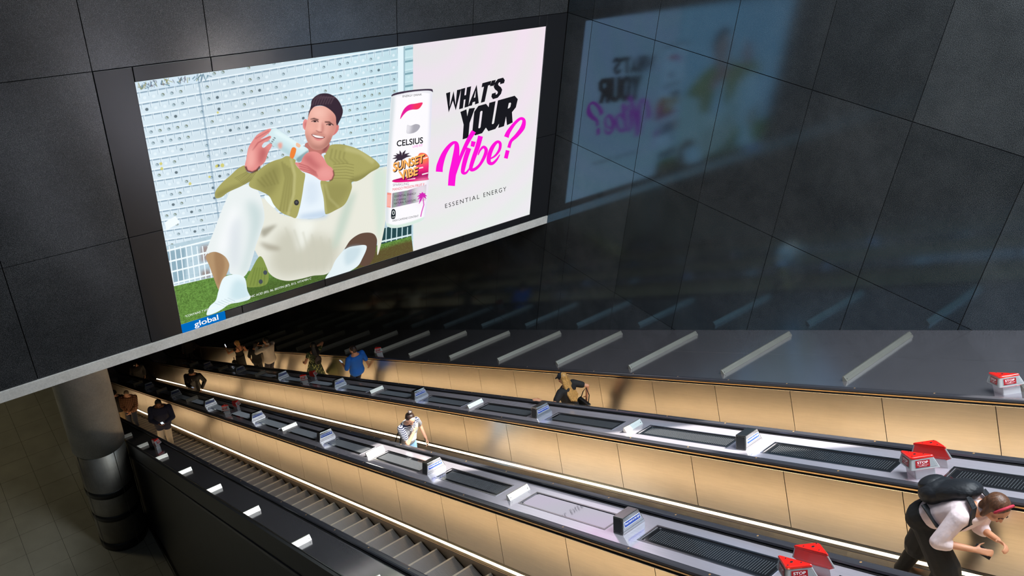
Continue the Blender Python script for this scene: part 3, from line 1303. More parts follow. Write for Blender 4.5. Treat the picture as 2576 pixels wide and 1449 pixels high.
    paint(C3([(1320, 950), (1360, 880), (1400, 790), (1480, 712), (1560, 688), (1645, 690), (1610, 790), (1560, 860), (1420, 930)]), (222, 234, 238))
    paint(C3([(1480, 720), (1600, 700), (1560, 800), (1480, 840)]), (180, 204, 214), bl=8, alpha=0.6)
    thigh = paint(C3([(800, 330), (880, 350), (940, 420), (1010, 452), (1100, 462), (1200, 476), (1320, 446), (1420, 350), (1490, 250), (1570, 150), (1660, 90), (1760, 70), (1820, 80),
                      (1815, 300), (1790, 520), (1755, 690), (1730, 760), (1728, 640), (1690, 588), (1600, 590), (1520, 640), (1470, 712), (1400, 800), (1340, 905), (1220, 925), (1120, 950), (1010, 965), (910, 935), (840, 860), (780, 760), (740, 640)]), tr)
    paint(C3([(980, 560), (1200, 590), (1400, 640), (1420, 760), (1330, 900), (1150, 920), (980, 940), (880, 860), (900, 700)]), (188, 186, 168), bl=22, alpha=0.75, clip=thigh)
    paint(C3([(1480, 330), (1560, 260), (1520, 420), (1450, 620), (1380, 720), (1400, 560)]), (186, 204, 190), bl=12, alpha=0.8, clip=thigh)
    paint(C3([(1090, 480), (1230, 500), (1180, 640), (1120, 720), (1080, 600)]), (238, 240, 232), bl=14, alpha=0.8, clip=thigh)
    paint(C3([(810, 560), (930, 520), (900, 560), (830, 620)]), (150, 146, 128), bl=6, alpha=0.8, clip=thigh)
    paint(C3([(800, 660), (930, 690), (960, 720), (860, 720)]), (160, 154, 136), bl=7, alpha=0.8, clip=thigh)
    for k in range(6):
        stroke(C3([(1000 + k * 70, 540 + 18 * k), (1060 + k * 62, 700 + 20 * k), (1080 + k * 56, 880)]), 5, (196, 196, 180), 0.5, 3, thigh)
    paint(C3([(1700, 120), (1800, 100), (1790, 450), (1740, 640), (1720, 480)]), (198, 220, 206), bl=10, alpha=0.7, clip=thigh)
    # cardigan hem between the legs
    hem = paint(C3([(800, 770), (850, 850), (870, 930), (840, 1000), (700, 1015), (692, 960), (730, 880)]), (128, 146, 72))
    for k in range(5):
        stroke(C3([(720 + k * 28, 1005), (760 + k * 20, 860)]), 3, (104, 122, 56), 0.6, 1, hem)
    for c in ((842, 900), (806, 972)):
        paint(C3([(c[0] + 16 * math.cos(a), c[1] + 18 * math.sin(a)) for a in np.arange(0, 6.2, 0.7)]), (70, 78, 84))
    # near leg
    paint(C3([(372, 780), (400, 745), (470, 735), (540, 780), (556, 850), (520, 950), (480, 1040), (440, 960), (400, 850)]), (176, 144, 108))
    paint(C3([(440, 740), (500, 750), (520, 860), (470, 1000), (450, 900)]), (150, 116, 84), bl=4, alpha=0.7)
    leg = paint(C3([(560, 262), (600, 222), (700, 202), (770, 232), (815, 330), (836, 460), (810, 570), (770, 680), (740, 790), (700, 900), (650, 945), (600, 920), (560, 900), (556, 830), (520, 770), (450, 736), (385, 748), (362, 770), (400, 660), (440, 560), (480, 450), (525, 340)]), (228, 234, 234))
    paint(C3([(700, 330), (800, 380), (820, 480), (780, 620), (730, 780), (690, 900), (650, 900), (700, 700), (720, 520)]), (186, 206, 206), bl=14, alpha=0.75, clip=leg)
    paint(C3([(560, 420), (620, 380), (600, 600), (520, 740), (470, 700)]), (242, 244, 246), bl=14, alpha=0.8, clip=leg)
    paint(C3([(560, 560), (640, 470), (640, 800), (590, 880), (560, 760)]), (204, 212, 220), bl=14, alpha=0.6, clip=leg)
    foot = paint(C3([(500, 960), (540, 925), (620, 915), (680, 945), (700, 1040), (722, 1105), (640, 1135), (560, 1150), (500, 1190), (440, 1222), (378, 1236), (400, 1170), (450, 1120), (470, 1050)]), (226, 240, 244))
    paint(C3([(600, 960), (690, 980), (715, 1100), (600, 1120), (560, 1080)]), (186, 214, 222), bl=10, alpha=0.7, clip=foot)
    for k in range(5):
        stroke(C3([(440 + k * 26, 1140 - k * 10), (520 + k * 22, 1170 - k * 10)]), 1.8, (196, 214, 220), 0.9)
    # ---- torso
    paint(C2([(700, 940), (835, 940), (1000, 1020), (1030, 1200), (1050, 1340), (960, 1402), (735, 1396), (790, 1260)]), (226, 236, 244))
    paint(C2([(850, 1040), (960, 1060), (960, 1240), (840, 1250)]), (206, 220, 234), bl=12, alpha=0.7)
    paint(C2([(800, 1370), (1040, 1330), (1040, 1400), (800, 1410)]), (176, 198, 222), bl=8, alpha=0.7)
    gr = (166, 162, 98)
    dk = (118, 113, 64)
    lt = (192, 188, 130)
    ins = C2([(440, 1170), (540, 1240), (520, 1300), (430, 1210)])
    paint(ins, (236, 246, 250))
    body = paint(C2([(595, 800), (650, 775), (735, 800), (740, 860), (800, 930), (836, 960), (822, 1060), (806, 1170), (782, 1290), (746, 1398), (690, 1388), (600, 1350), (520, 1270), (470, 1180), (380, 1130), (270, 1080), (300, 990), (400, 890), (500, 830)]), gr)
    for k in range(4):
        stroke(C2([(600 + k * 26, 830 + k * 20), (640 + k * 24, 1000), (610 + k * 28, 1180), (580 + k * 34, 1340)]), 5.5, dk, 0.42, 2, body)
    stroke(C2([(690, 800), (730, 960), (720, 1160), (660, 1380)]), 7, lt, 0.6, 2, body)
    paint(C2([(420, 930), (560, 850), (590, 980), (520, 1140), (470, 1180), (380, 1120), (340, 1060)]), dk, bl=12, alpha=0.5, clip=body)
    for k in range(5):
        stroke(C2([(350 + k * 40, 1010 - k * 24), (430 + k * 34, 1090 - k * 8)]), 4, dk, 0.4, 2, body)
    fore = paint(C2([(225, 870), (245, 930), (300, 945), (360, 905), (340, 980), (280, 1030), (180, 1085), (60, 1140), (-10, 1190), (-70, 1200), (-72, 1130), (0, 1040), (80, 970), (150, 905)]), gr)
    for k in range(9):
        stroke(C2([(240 + k * 12, 935 + (k % 3) * 3), (120 + k * 14, 1000 + k * 10)]), 1.8, dk, 0.5, 0, fore)
    paint(C2([(-60, 1150), (60, 1090), (200, 1040), (300, 985), (270, 1040), (80, 1130), (-50, 1200)]), dk, bl=6, alpha=0.55, clip=fore)
    rb = paint(C2([(1025, 760), (1060, 700), (1100, 662), (1190, 655), (1270, 670), (1360, 700), (1480, 770), (1560, 830), (1590, 885), (1500, 940), (1420, 1000), (1360, 1030), (1308, 1040), (1306, 1110), (1240, 1260), (1130, 1330), (1060, 1362), (1036, 1345), (1022, 1200), (992, 1030), (1080, 1030), (1120, 960), (1050, 850)]), gr)
    paint(C2([(1300, 1000), (1420, 960), (1580, 880), (1590, 900), (1420, 1010), (1310, 1050)]), dk, bl=6, alpha=0.6, clip=rb)
    paint(C2([(1030, 1060), (1280, 1045), (1300, 1110), (1180, 1290), (1060, 1350)]), dk, bl=16, alpha=0.42, clip=rb)
    for k in range(6):
        stroke(C2([(1120, 860 + k * 28), (1250, 850 + k * 30), (1330, 865 + k * 30)]), 1.8, dk, 0.5, 0, rb)
    for k in range(4):
        stroke(C2([(1110 + k * 42, 700 + k * 10), (1090 + k * 44, 800), (1150 + k * 40, 850)]), 4.5, dk, 0.4, 2, rb)
    stroke(C2([(1240, 700), (1400, 740), (1530, 840)]), 11, lt, 0.6, 4, rb)
    stroke(C2([(1040, 1060), (1080, 1200), (1180, 1300)]), 5, lt, 0.4, 3, rb)
    stroke(C2([(1005, 1060), (1030, 1210), (1048, 1350)]), 5, lt, 0.5, 2, rb)
    paint(C2([(748 + 25 * math.cos(a), 1246 + 29 * math.sin(a)) for a in np.arange(0, 6.2, 0.6)]), (52, 52, 54))
    paint(C2([(748 + 12 * math.cos(a), 1243 + 13 * math.sin(a)) for a in np.arange(0, 6.2, 0.6)]), (84, 84, 88))
    # ---- neck and head
    sk = (226, 166, 152)
    paint(C2([(850, 640), (1070, 640), (1060, 720), (1010, 760), (900, 740), (850, 720)]), (186, 116, 108))
    paint(C2([(1010, 750), (1060, 700), (1070, 640), (1035, 640), (1020, 700)]), (112, 60, 60), bl=4, alpha=0.8)
    paint(C2([(1005, 752), (1040, 742), (1040, 760), (1010, 768)]), (214, 226, 238))
    paint(C2([(812, 446), (828, 405), (852, 406), (866, 440), (858, 490), (836, 512), (816, 490)]), (228, 146, 142))
    paint(C2([(828, 440), (848, 430), (848, 486), (834, 490)]), (176, 92, 92), bl=3, alpha=0.7)
    paint(C2([(1128, 500), (1150, 462), (1176, 466), (1172, 510), (1146, 548), (1110, 566)]), (208, 122, 118))
    face = paint(C2([(866, 380), (880, 310), (930, 276), (1020, 270), (1100, 310), (1150, 380), (1158, 450), (1140, 520), (1110, 580), (1084, 640), (1040, 690), (980, 714), (920, 706), (880, 672), (848, 600), (834, 540), (846, 460)]), sk)
    paint(C2([(900, 300), (1010, 290), (1060, 340), (1000, 390), (910, 380)]), (242, 192, 178), bl=14, alpha=0.9, clip=face)
    paint(C2([(1085, 340), (1170, 400), (1150, 520), (1090, 640), (1040, 690), (1075, 580), (1110, 480)]), (184, 108, 100), bl=14, alpha=0.85, clip=face)
    paint(C2([(836, 540), (860, 560), (890, 630), (930, 660), (1010, 664), (1064, 600), (1090, 560), (1100, 620), (1040, 700), (960, 722), (890, 690), (846, 610)]), (142, 88, 78), bl=9, alpha=0.8, clip=face)
    paint(C2([(900, 548), (960, 530), (1030, 556), (1046, 580), (960, 560), (905, 566)]), (170, 104, 92), bl=4, alpha=0.7, clip=face)
    paint(C2([(870, 470), (910, 466), (930, 510), (890, 530)]), (240, 176, 162), bl=8, alpha=0.8, clip=face)
    paint(C2([(975, 420), (1005, 415), (1010, 500), (1004, 530), (950, 524), (948, 506), (970, 490)]), (244, 190, 176), bl=5, alpha=0.8, clip=face)
    paint(C2([(1005, 430), (1024, 470), (1020, 528), (1000, 538)]), (176, 100, 94), bl=4, alpha=0.75, clip=face)
    stroke(C2([(944, 515), (972, 532), (1006, 534)]), [2, 3, 2], (150, 80, 78), 0.8, 1)
    stroke(C2([(888, 402), (925, 396), (972, 410)]), [2, 4.5, 3.5], (74, 44, 44), 0.9, 1)
    stroke(C2([(1034, 430), (1080, 432), (1122, 462)]), [3.5, 4.5, 2], (74, 44, 44), 0.9, 1)
    for cx, cy, sx in ((934, 424, 1), (1084, 458, 1)):
        paint(C2([(cx - 34, cy + 2), (cx - 10, cy - 8), (cx + 20, cy - 5), (cx + 36, cy + 8), (cx + 8, cy + 10), (cx - 18, cy + 9)]), (206, 160, 152))
        paint(C2([(cx - 12, cy - 5), (cx + 10, cy - 5), (cx + 12, cy + 7), (cx - 10, cy + 7)]), (52, 38, 40))
        stroke(C2([(cx - 36, cy), (cx - 8, cy - 10), (cx + 22, cy - 7), (cx + 38, cy + 6)]), 2.2, (72, 42, 44), 0.9)
    paint(C2([(900, 556), (940, 560), (985, 572), (1036, 582), (1010, 600), (962, 600), (922, 584)]), (128, 58, 62))
    paint(C2([(908, 560), (950, 566), (1024, 584), (990, 592), (940, 584)]), (244, 236, 234))
    paint(C2([(920, 586), (960, 602), (1012, 602), (990, 616), (950, 614)]), (216, 122, 124), bl=1, alpha=0.9)
    hr = (56, 42, 54)
    hair = paint(C2([(866, 384), (872, 330), (884, 300), (894, 262), (902, 212), (936, 172), (990, 144), (1056, 140), (1110, 158), (1160, 196), (1196, 250), (1218, 312), (1208, 370), (1180, 430), (1160, 466), (1150, 440), (1146, 380), (1124, 340), (1080, 300), (1030, 272), (980, 264), (930, 276), (900, 306), (880, 340)]), hr)
    for k in range(8):
        stroke(C2([(910 + k * 26, 262 - k * 2), (930 + k * 28, 200 - k * 3), (980 + k * 26, 160 + k * 4)]), 3, (104, 82, 92), 0.45, 1, hair)
    paint(C2([(868, 380), (886, 300), (902, 300), (886, 350)]), (120, 86, 86), bl=4, alpha=0.6, clip=hair)
    # ---- can held in both hands
    can = paint(C2([(474, 540), (490, 506), (540, 494), (590, 528), (700, 600), (800, 664), (866, 706), (860, 760), (820, 810), (770, 838), (735, 812), (640, 750), (540, 690), (486, 640)]), (206, 228, 232))
    paint(C2([(560, 640), (720, 740), (800, 800), (770, 836), (640, 756), (500, 660)]), (160, 192, 200), bl=8, alpha=0.7, clip=can)
    paint(C2([(540, 520), (700, 610), (840, 706), (800, 700), (650, 610), (540, 550)]), (238, 250, 250), bl=6, alpha=0.8, clip=can)
    paint(C2([(704, 690), (746, 706), (716, 798), (680, 776)]), (232, 128, 58))
    paint(C2([(750, 640), (790, 664), (776, 690), (744, 672)]), (238, 176, 132), alpha=0.8)
    paint(C2([(560, 650), (600, 640), (600, 690), (572, 700)]), (236, 150, 130), bl=3, alpha=0.8)
    for k in range(4):
        stroke(C2([(482 + k * 12, 640 - k * 18), (500 + k * 12, 652 - k * 18)]), 3.2, (70, 84, 92), 0.7)
    paint(C2([(750, 800), (860, 720), (866, 740), (800, 826), (765, 838)]), (92, 126, 132), bl=2, alpha=0.7, clip=can)
    # hands
    hs = (222, 140, 136)
    hd = (176, 88, 92)
    lh = paint(C2([(226, 890), (240, 800), (262, 690), (310, 610), (350, 560), (410, 524), (474, 498), (492, 508), (470, 540), (420, 580), (384, 604), (430, 590), (478, 570), (492, 586), (460, 622), (420, 640), (398, 676), (420, 690), (470, 650), (496, 652), (498, 676), (462, 740), (430, 830), (380, 880), (330, 926), (270, 934)]), hs)
    stroke(C2([(300, 720), (360, 640), (440, 596), (480, 580)]), 3.2, hd, 0.8, 1, lh)
    stroke(C2([(330, 600), (400, 560), (470, 520)]), 3, hd, 0.6, 1, lh)
    paint(C2([(380, 700), (430, 690), (450, 760), (380, 870), (360, 800)]), hd, bl=8, alpha=0.75, clip=lh)
    paint(C2([(250, 740), (310, 690), (320, 850), (250, 900)]), (240, 176, 168), bl=9, alpha=0.8, clip=lh)
    stroke(C2([(232, 880), (250, 925), (300, 940), (345, 920), (380, 880)]), 5, (84, 44, 40), 0.9, 1)
    rh = paint(C2([(734, 842), (790, 838), (812, 790), (850, 746), (910, 728), (970, 742), (1020, 790), (1060, 860), (1110, 900), (1128, 960), (1110, 1010), (1050, 1026), (990, 1020), (930, 980), (870, 950), (800, 924), (764, 890)]), hs)
    for k in range(4):
        stroke(C2([(770 + k * 6, 850 + k * 26), (860 + k * 10, 880 + k * 22), (950 + k * 6, 940 + k * 14)]), 3, hd, 0.75, 1, rh)
    paint(C2([(812, 790), (880, 760), (950, 840), (1010, 900), (930, 900), (860, 850)]), hd, bl=9, alpha=0.7, clip=rh)
    paint(C2([(1000, 900), (1090, 900), (1110, 980), (1030, 1010), (960, 970)]), (230, 156, 152), bl=9, alpha=0.8, clip=rh)
    stroke(C2([(1120, 920), (1128, 965), (1108, 1014), (1080, 1026)]), 3.5, (96, 54, 44), 0.8, 1)
    # ---- white half of the advert
    right = (yy > 7.905)
    g1 = np.clip((yy - 7.9) / 3.2, 0, 1)
    g2 = np.clip((-zz - 3.75) / 4.2, 0, 1)
    wcol = np.stack([0.76 + 0.05 * g1 * (1 - g2), 0.71 + 0.06 * g2, 0.76 + 0.02 * g1], -1).astype(np.float32)
    ang = np.hypot(yy - 8.3, zz + 3.5)
    moire = 0.018 * np.sin(ang * 9)[..., None] * np.array([1, -0.6, 1], np.float32)
    sel = right[..., None]
    IMG[:] = np.where(sel, wcol + moire, IMG)
    # ---- the large can
    body = paint(C4([(162, 182), (176, 160), (260, 140), (400, 122), (505, 121), (524, 134), (520, 200), (508, 520), (492, 900), (472, 1160), (452, 1262), (420, 1298), (300, 1338), (190, 1356), (132, 1346), (110, 1312), (104, 1210), (112, 900), (138, 500), (150, 260)]), (244, 242, 246))
    paint(C4([(150, 200), (190, 190), (160, 600), (136, 1000), (130, 1300), (104, 1290), (108, 900), (130, 500)]), (196, 208, 212), bl=6, alpha=0.8, clip=body)
    paint(C4([(505, 140), (530, 140), (515, 560), (480, 1240), (450, 1260), (480, 900)]), (206, 206, 224), bl=6, alpha=0.8, clip=body)
    paint(C4([(110, 1312), (200, 1330), (330, 1300), (452, 1258), (420, 1300), (300, 1340), (190, 1358), (130, 1346)]), (206, 226, 214), bl=2, alpha=0.9, clip=body)
    rim = [(160, 186), (168, 166), (220, 148), (330, 130), (440, 120), (515, 120), (526, 136), (526, 148), (500, 136), (430, 136), (320, 148), (210, 170)]
    paint(C4(rim), (58, 46, 66))
    paint(C4([(164, 186), (212, 172), (322, 150), (430, 138), (500, 138), (524, 150), (522, 162), (430, 150), (320, 162), (210, 184)]), (226, 226, 232), bl=1)
    # sweeping mark on the can
    sw = paint(C4([(236, 388), (248, 340), (276, 290), (318, 258), (370, 250), (434, 240), (420, 276), (392, 300), (340, 304), (300, 318), (266, 350)]), (226, 30, 150))
    paint(C4([(350, 244), (440, 236), (430, 300), (350, 310)]), (240, 60, 60), bl=10, alpha=0.85, clip=sw)
    sg = paint(C4([(300, 440), (330, 446), (372, 432), (404, 438), (412, 456), (390, 490), (350, 512), (296, 514), (294, 470)]), (168, 166, 176))
    paint(C4([(280, 430), (330, 430), (320, 520), (280, 520)]), (236, 234, 240), bl=8, alpha=0.8, clip=sg)
    # sunset panel
    sun = paint(C4([(400, 700), (450, 690), (484, 720), (490, 780), (484, 900), (470, 930), (240, 950), (172, 946), (172, 930), (240, 910), (330, 880), (380, 800)]), (236, 40, 120))
    paint(C4([(380, 690), (490, 690), (490, 770), (380, 780)]), (244, 130, 60), bl=12, alpha=0.9, clip=sun)
    paint(C4([(170, 900), (490, 850), (490, 910), (170, 950)]), (150, 14, 96), bl=8, alpha=0.8, clip=sun)
    for x0, y0, w in ((380, 830, 60), (430, 880, 54), (300, 930, 70), (440, 740, 40)):
        stroke(C4([(x0, y0), (x0 + w, y0 - 14)]), 3, (246, 236, 240), 0.9)
    stroke(C4([(172, 940), (300, 936), (484, 912)]), [2.4, 5, 2], (226, 20, 130))
    # palm behind the lettering
    for ex, ey in ((168, 740), (176, 712), (200, 694), (232, 668), (284, 664), (318, 690), (334, 716), (180, 776)):
        mx, my = (248 + ex) / 2, (746 + ey) / 2 - 14
        stroke(C4([(248, 748), (mx, my), (ex, ey)]), [2.5, 6, 1.0], (58, 46, 60))
    stroke(C4([(250, 748), (246, 800), (222, 830)]), 3, (58, 46, 60))
    # striped lower panel
    lo = paint(C4([(166, 1046), (300, 1022), (470, 968), (462, 1110), (160, 1178)]), (150, 140, 152), spline=False)
    for k in range(7):
        x = 170 + k * 44
        stroke(C4([(x + 30, 1000), (x + 10, 1190)]), 6, [(136, 170, 150), (156, 116, 170)][k % 2], 0.7, 3, lo)
    paint(C4([(360, 980), (480, 950), (470, 1130), (380, 1140)]), (236, 226, 236), bl=14, alpha=0.8, clip=body)
    paint(C4([(120, 1040), (158, 1046), (152, 1176), (116, 1170)]), (236, 128, 110), spline=False, alpha=0.9)
    for k in range(5):
        stroke(C4([(124 + k * 7, 1060), (120 + k * 7, 1165)]), 1.2, (248, 200, 190), 0.8)
    for ex, ey in ((392, 1104), (388, 1076), (404, 1050), (432, 1036), (460, 1048), (474, 1072), (468, 1096), (404, 1140)):
        mx, my = (436 + ex) / 2, (1074 + ey) / 2 - 8
        stroke(C4([(436, 1072), (mx, my), (ex, ey)]), [2, 5, 1], (204, 42, 176))
    stroke(C4([(438, 1076), (446, 1150), (428, 1210), (418, 1256)]), 2.6, (214, 80, 190))
    paint(C4([(158, 1206), (168, 1188), (186, 1190), (196, 1212), (194, 1256), (184, 1274), (164, 1276), (154, 1260)]), (30, 36, 44))


picture()
# faint pixel grain of the led tiles
_gx = (np.arange(TW) % 2)[None, :, None] * 0.05
IMG *= (1.0 - _gx).astype(np.float32)
img = bpy.data.images.new('advert picture', TW, TH, alpha=False, float_buffer=True)
img.colorspace_settings.name = 'Linear Rec.709'
buf = np.ones((TH, TW, 4), np.float32)
buf[..., :3] = np.clip(IMG, 0, 1)
img.pixels.foreach_set(buf.ravel())
img.update()
img.pack()
SCREEN_GAIN = 1.12


def mat_screen():
    mt = bpy.data.materials.new('lit screen picture')
    mt.use_nodes = True
    nt = mt.node_tree
    nt.nodes.remove(nt.nodes['Principled BSDF'])
    e = nt.nodes.new('ShaderNodeEmission')
    t = nt.nodes.new('ShaderNodeTexImage')
    t.image = img
    t.interpolation = 'Linear'
    uv = nt.nodes.new('ShaderNodeUVMap')
    uv.uv_map = 'UVMap'
    nt.links.new(uv.outputs[0], t.inputs[0])
    nt.links.new(t.outputs[0], e.inputs[0])
    e.inputs[1].default_value = SCREEN_GAIN
    nt.links.new(e.outputs[0], nt.nodes['Material Output'].inputs['Surface'])
    return mt


M['screen'] = mat_screen()


def ink(name, c, k=1.0):
    c = srgb(c)
    return emission(name, tuple(float(v) for v in c), SCREEN_GAIN * k)


def screen():
    root = tag(empty('advertising_screen', (XW, SY0, SZ0)), 'huge lit advertising screen showing a seated man, in the dark wall', 'screen')
    mb = MB()
    mb.box(-0.02, -0.004, 0, SY1 - SY0, 0, SZ1 - SZ0)
    mb.build('screen_back', M['gap'], root)
    me = bpy.data.meshes.new('screen_picture')
    me.from_pydata([(0, 0, 0), (0, SY1 - SY0, 0), (0, SY1 - SY0, SZ1 - SZ0), (0, 0, SZ1 - SZ0)], [], [(0, 1, 2, 3)])
    uv = me.uv_layers.new(name='UVMap')
    for i, c in enumerate(((0, 0), (1, 0), (1, 1), (0, 1))):
        uv.data[i].uv = c
    me.materials.append(M['screen'])
    o = bpy.data.objects.new('screen_picture', me)
    COL.objects.link(o)
    o.parent = root
    # surround of dark metal cassettes
    mb = MB()
    gp = 0.006

    def fr(y0, y1, z0, z1, d=0.012):
        mb.box(-0.02, d, y0 + gp - SY0, y1 - gp - SY0, z0 + gp - SZ0, z1 - gp - SZ0)
    zt, zb = -3.52, -8.19
    fr(2.57, SY0, -6.15, zt)
    fr(2.57, SY0, zb, -6.15)
    fr(SY1, 11.70, -6.15, zt)
    fr(SY1, 11.70, zb, -6.15)
    ys = [SY0, 4.24, 5.91, 7.57, 9.25, 10.92, SY1]
    for a, b in zip(ys[:-1], ys[1:]):
        fr(a, b, SZ1, zt)
    ys = [3.87, 4.19, 5.86, 7.52, 9.2, 10.86, SY1]
    for a, b in zip(ys[:-1], ys[1:]):
        fr(a, b, zb, SZ0)
    mb.build('surround', M['frame'], root, bevel=0.003)
    # the owner's plate
    mb = MB()
    mb.box(-0.02, 0.016, 0.0, 0.77, zb - SZ0 + 0.005, -0.004)
    plate = mb.build('owner_plate', ink('owner plate blue', (0, 112, 200), 0.8), root)
    mb = MB()
    flat_text(mb, 'global', (0.018, 0.21, -0.163), (0, 0.43, 0), (0, 0, 0.145), offset=0.016)
    mb.build('lettering', ink('plate white', (245, 248, 250), 0.9), plate)

    def quad_text(mb, body, bl, br, tr, tl, d=0.004, **k):
        v, f, _ = text_mesh(body, **k)
        q = [np.array(p, float) for p in (bl, br, tr, tl)]
        out = []
        for a, b in v:
            p = q[0] * (1 - a) * (1 - b) + q[1] * a * (1 - b) + q[2] * a * b + q[3] * (1 - a) * b
            y, z = on_screen(*p)
            out.append((d, y - SY0, z - SZ0))
        mb.add(out, f)

    def c4(x, y):
        return C4([(x, y)])[0]

    def c5(x, y):
        return C5([(x, y)])[0]
    black = ink('advert black', (24, 24, 30))
    mag = ink('advert magenta', (246, 20, 206))
    mb = MB()
    GL = {'W': (7.4, [[(0.9, 10), (1.9, 0), (3.7, 8.0), (5.5, 0), (6.5, 10)]]),
          'H': (5.0, [[(1, 0), (1, 10)], [(4, 0), (4, 10)], [(1, 5.2), (4, 5.2)]]),
          'A': (5.4, [[(0.8, 0), (2.7, 10), (4.6, 0)], [(1.4, 2.6), (4.0, 2.6)]]),
          'T': (4.6, [[(0, 9.05), (4.6, 9.05)], [(2.3, 0), (2.3, 10)]]),
          "'": (1.8, [[(1.1, 10), (0.7, 7.2)]]),
          'S': (5.0, [[(4.1, 6.9), (4.1, 8.0), (3.3, 9.05), (1.7, 9.05), (0.95, 8.0), (0.95, 6.8), (1.7, 5.7), (3.3, 4.4), (4.1, 3.3), (4.1, 2.0), (3.3, 0.95), (1.7, 0.95), (0.9, 2.0), (0.9, 3.1)]]),
          'Y': (4.9, [[(0.9, 10), (2.45, 4.6), (4.0, 10)], [(2.45, 5.4), (2.45, 0)]]),
          'O': (5.0, [[(2.5, 9.05), (1.7, 9.05), (0.95, 8.0), (0.95, 2.0), (1.7, 0.95), (3.3, 0.95), (4.05, 2.0), (4.05, 8.0), (3.3, 9.05), (2.4, 9.05)]]),
          'U': (5.0, [[(0.95, 10), (0.95, 2.0), (1.7, 0.95), (3.3, 0.95), (4.05, 2.0), (4.05, 10)]]),
          'R': (5.1, [[(0.95, 0), (0.95, 10)], [(0.95, 9.05), (3.2, 9.05), (4.1, 8.0), (4.1, 6.0), (3.2, 4.9), (0.95, 4.9)], [(2.7, 5.0), (4.3, 0)]])}

    def block_text(mb, word, bl, br, tr, tl, sw=2.15, gap=0.2, d=0.004):
        total = sum(GL[ch][0] for ch in word) + gap * (len(word) - 1)
        q = [np.array(p, float) for p in (bl, br, tr, tl)]

        def put(x, y):
            a, b = x / total, min(1.0, max(0.0, y / 10))
            p = q[0] * (1 - a) * (1 - b) + q[1] * a * (1 - b) + q[2] * a * b + q[3] * (1 - a) * b
            yy, zz = on_screen(*p)
            return (d, yy - SY0, zz - SZ0)
        x0 = 0.0
        for ch in word:
            w, strokes = GL[ch]
            for st in strokes:
                pts = [np.array(p, float) for p in st]
                lf, rg = [], []
                for i, p in enumerate(pts):
                    da = pts[i] - pts[i - 1] if i else pts[1] - pts[0]
                    db = pts[i + 1] - pts[i] if i + 1 < len(pts) else da
                    da, db = da / np.hypot(*da), db / np.hypot(*db)
                    na, nb = np.array([-da[1], da[0]]), np.array([-db[1], db[0]])
                    nm = na + nb
                    nm = nm / (nm @ nm) * 2
                    if np.hypot(*nm) > 2.6:
                        nm = nm / np.hypot(*nm) * 2.6
                    lf.append(p + nm * sw / 2)
                    rg.append(p - nm * sw / 2)
                k = len(pts)
                mb.add([put(x0 + p[0], p[1]) for p in lf + rg], [(i, i + 1, k + i + 1, k + i) for i in range(k - 1)])
            x0 += w + gap
    block_text(mb, "WHAT'S", c5(172, 668), c5(560, 552), c5(600, 408), c5(178, 522))
    block_text(mb, 'YOUR', c5(270, 862), c5(645, 742), c5(694, 534), c5(282, 650), 2.25)
    mb.build('headline_lettering', black, root)
    mb = MB()
    quad_text(mb, 'ESSENTIAL', c5(170, 1346), c5(414, 1277), c5(414, 1246), c5(168, 1316), spacing=1.35)
    mb.build('tagline_lettering', black, root)
    mb = MB()
    quad_text(mb, 'ENERGY', c5(444, 1268), c5(606, 1222), c5(606, 1191), c5(442, 1237), spacing=1.35)
    mb.build('tagline_lettering', black, root)
    # brush script word: strokes of changing width
    mb = MB()
    lay = [0.0045]

    def brush(pts, w, n=7):
        pp = [np.array(p, float) for p in pts]
        fine, ws = [], []
        for i in range(len(pp) - 1):
            p0, p1, p2, p3 = pp[max(i - 1, 0)], pp[i], pp[i + 1], pp[min(i + 2, len(pp) - 1)]
            for j in range(n):
                t = j / n
                fine.append(0.5 * ((2 * p1) + (-p0 + p2) * t + (2 * p0 - 5 * p1 + 4 * p2 - p3) * t * t + (-p0 + 3 * p1 - 3 * p2 + p3) * t ** 3))
                ws.append(w[i] * (1 - t) + w[i + 1] * t)
        fine.append(pp[-1])
        ws.append(w[-1])
        lft, rgt = [], []
        for i, p in enumerate(fine):
            dd = fine[min(i + 1, len(fine) - 1)] - fine[max(i - 1, 0)]
            dd = dd / (np.hypot(*dd) + 1e-9)
            nn = np.array([-dd[1], dd[0]]) * ws[i] / 2
            lft.append(p + nn)
            rgt.append(p - nn)
        vs = []
        for p in lft + rgt:
            y, z = on_screen(*c5(*p))
            vs.append((lay[0], y - SY0, z - SZ0))
        k = len(fine)
        mb.add(vs, [(i, i + 1, k + i + 1, k + i) for i in range(k - 1)])
        lay[0] += 0.00025
    brush([(127, 1086), (132, 1040), (160, 960), (200, 900), (235, 876), (252, 900), (244, 990), (222, 1100), (214, 1186)], [50, 48, 36, 26, 20, 34, 50, 52, 50])
    brush([(216, 1180), (236, 1110), (280, 980), (330, 870), (374, 796)], [40, 20, 24, 30, 34])
    brush([(340, 916), (318, 980), (300, 1050), (296, 1090), (320, 1092), (350, 1050)], [34, 34, 32, 26, 16, 8])
    brush([(372, 868), (364, 906)], [34, 26])
    brush([(422, 830), (400, 910), (368, 1000), (352, 1064), (378, 1068), (416, 1036), (450, 976), (462, 930), (444, 908), (420, 930), (404, 966)], [36, 34, 30, 26, 22, 20, 24, 26, 20, 14, 8])
    brush([(470, 1000), (520, 976), (556, 930), (562, 884), (540, 872), (508, 908), (484, 968), (482, 1016), (506, 1026), (536, 1000), (560, 962)], [8, 14, 20, 22, 20, 28, 32, 30, 22, 16, 6])
    brush([(606, 838), (622, 800), (664, 742), (706, 706), (732, 718), (722, 770), (680, 826), (640, 866), (624, 914)], [36, 30, 22, 20, 24, 34, 28, 22, 24])
    brush([(616, 932), (602, 990)], [28, 28])
    mb.build('script_lettering', mag, root)
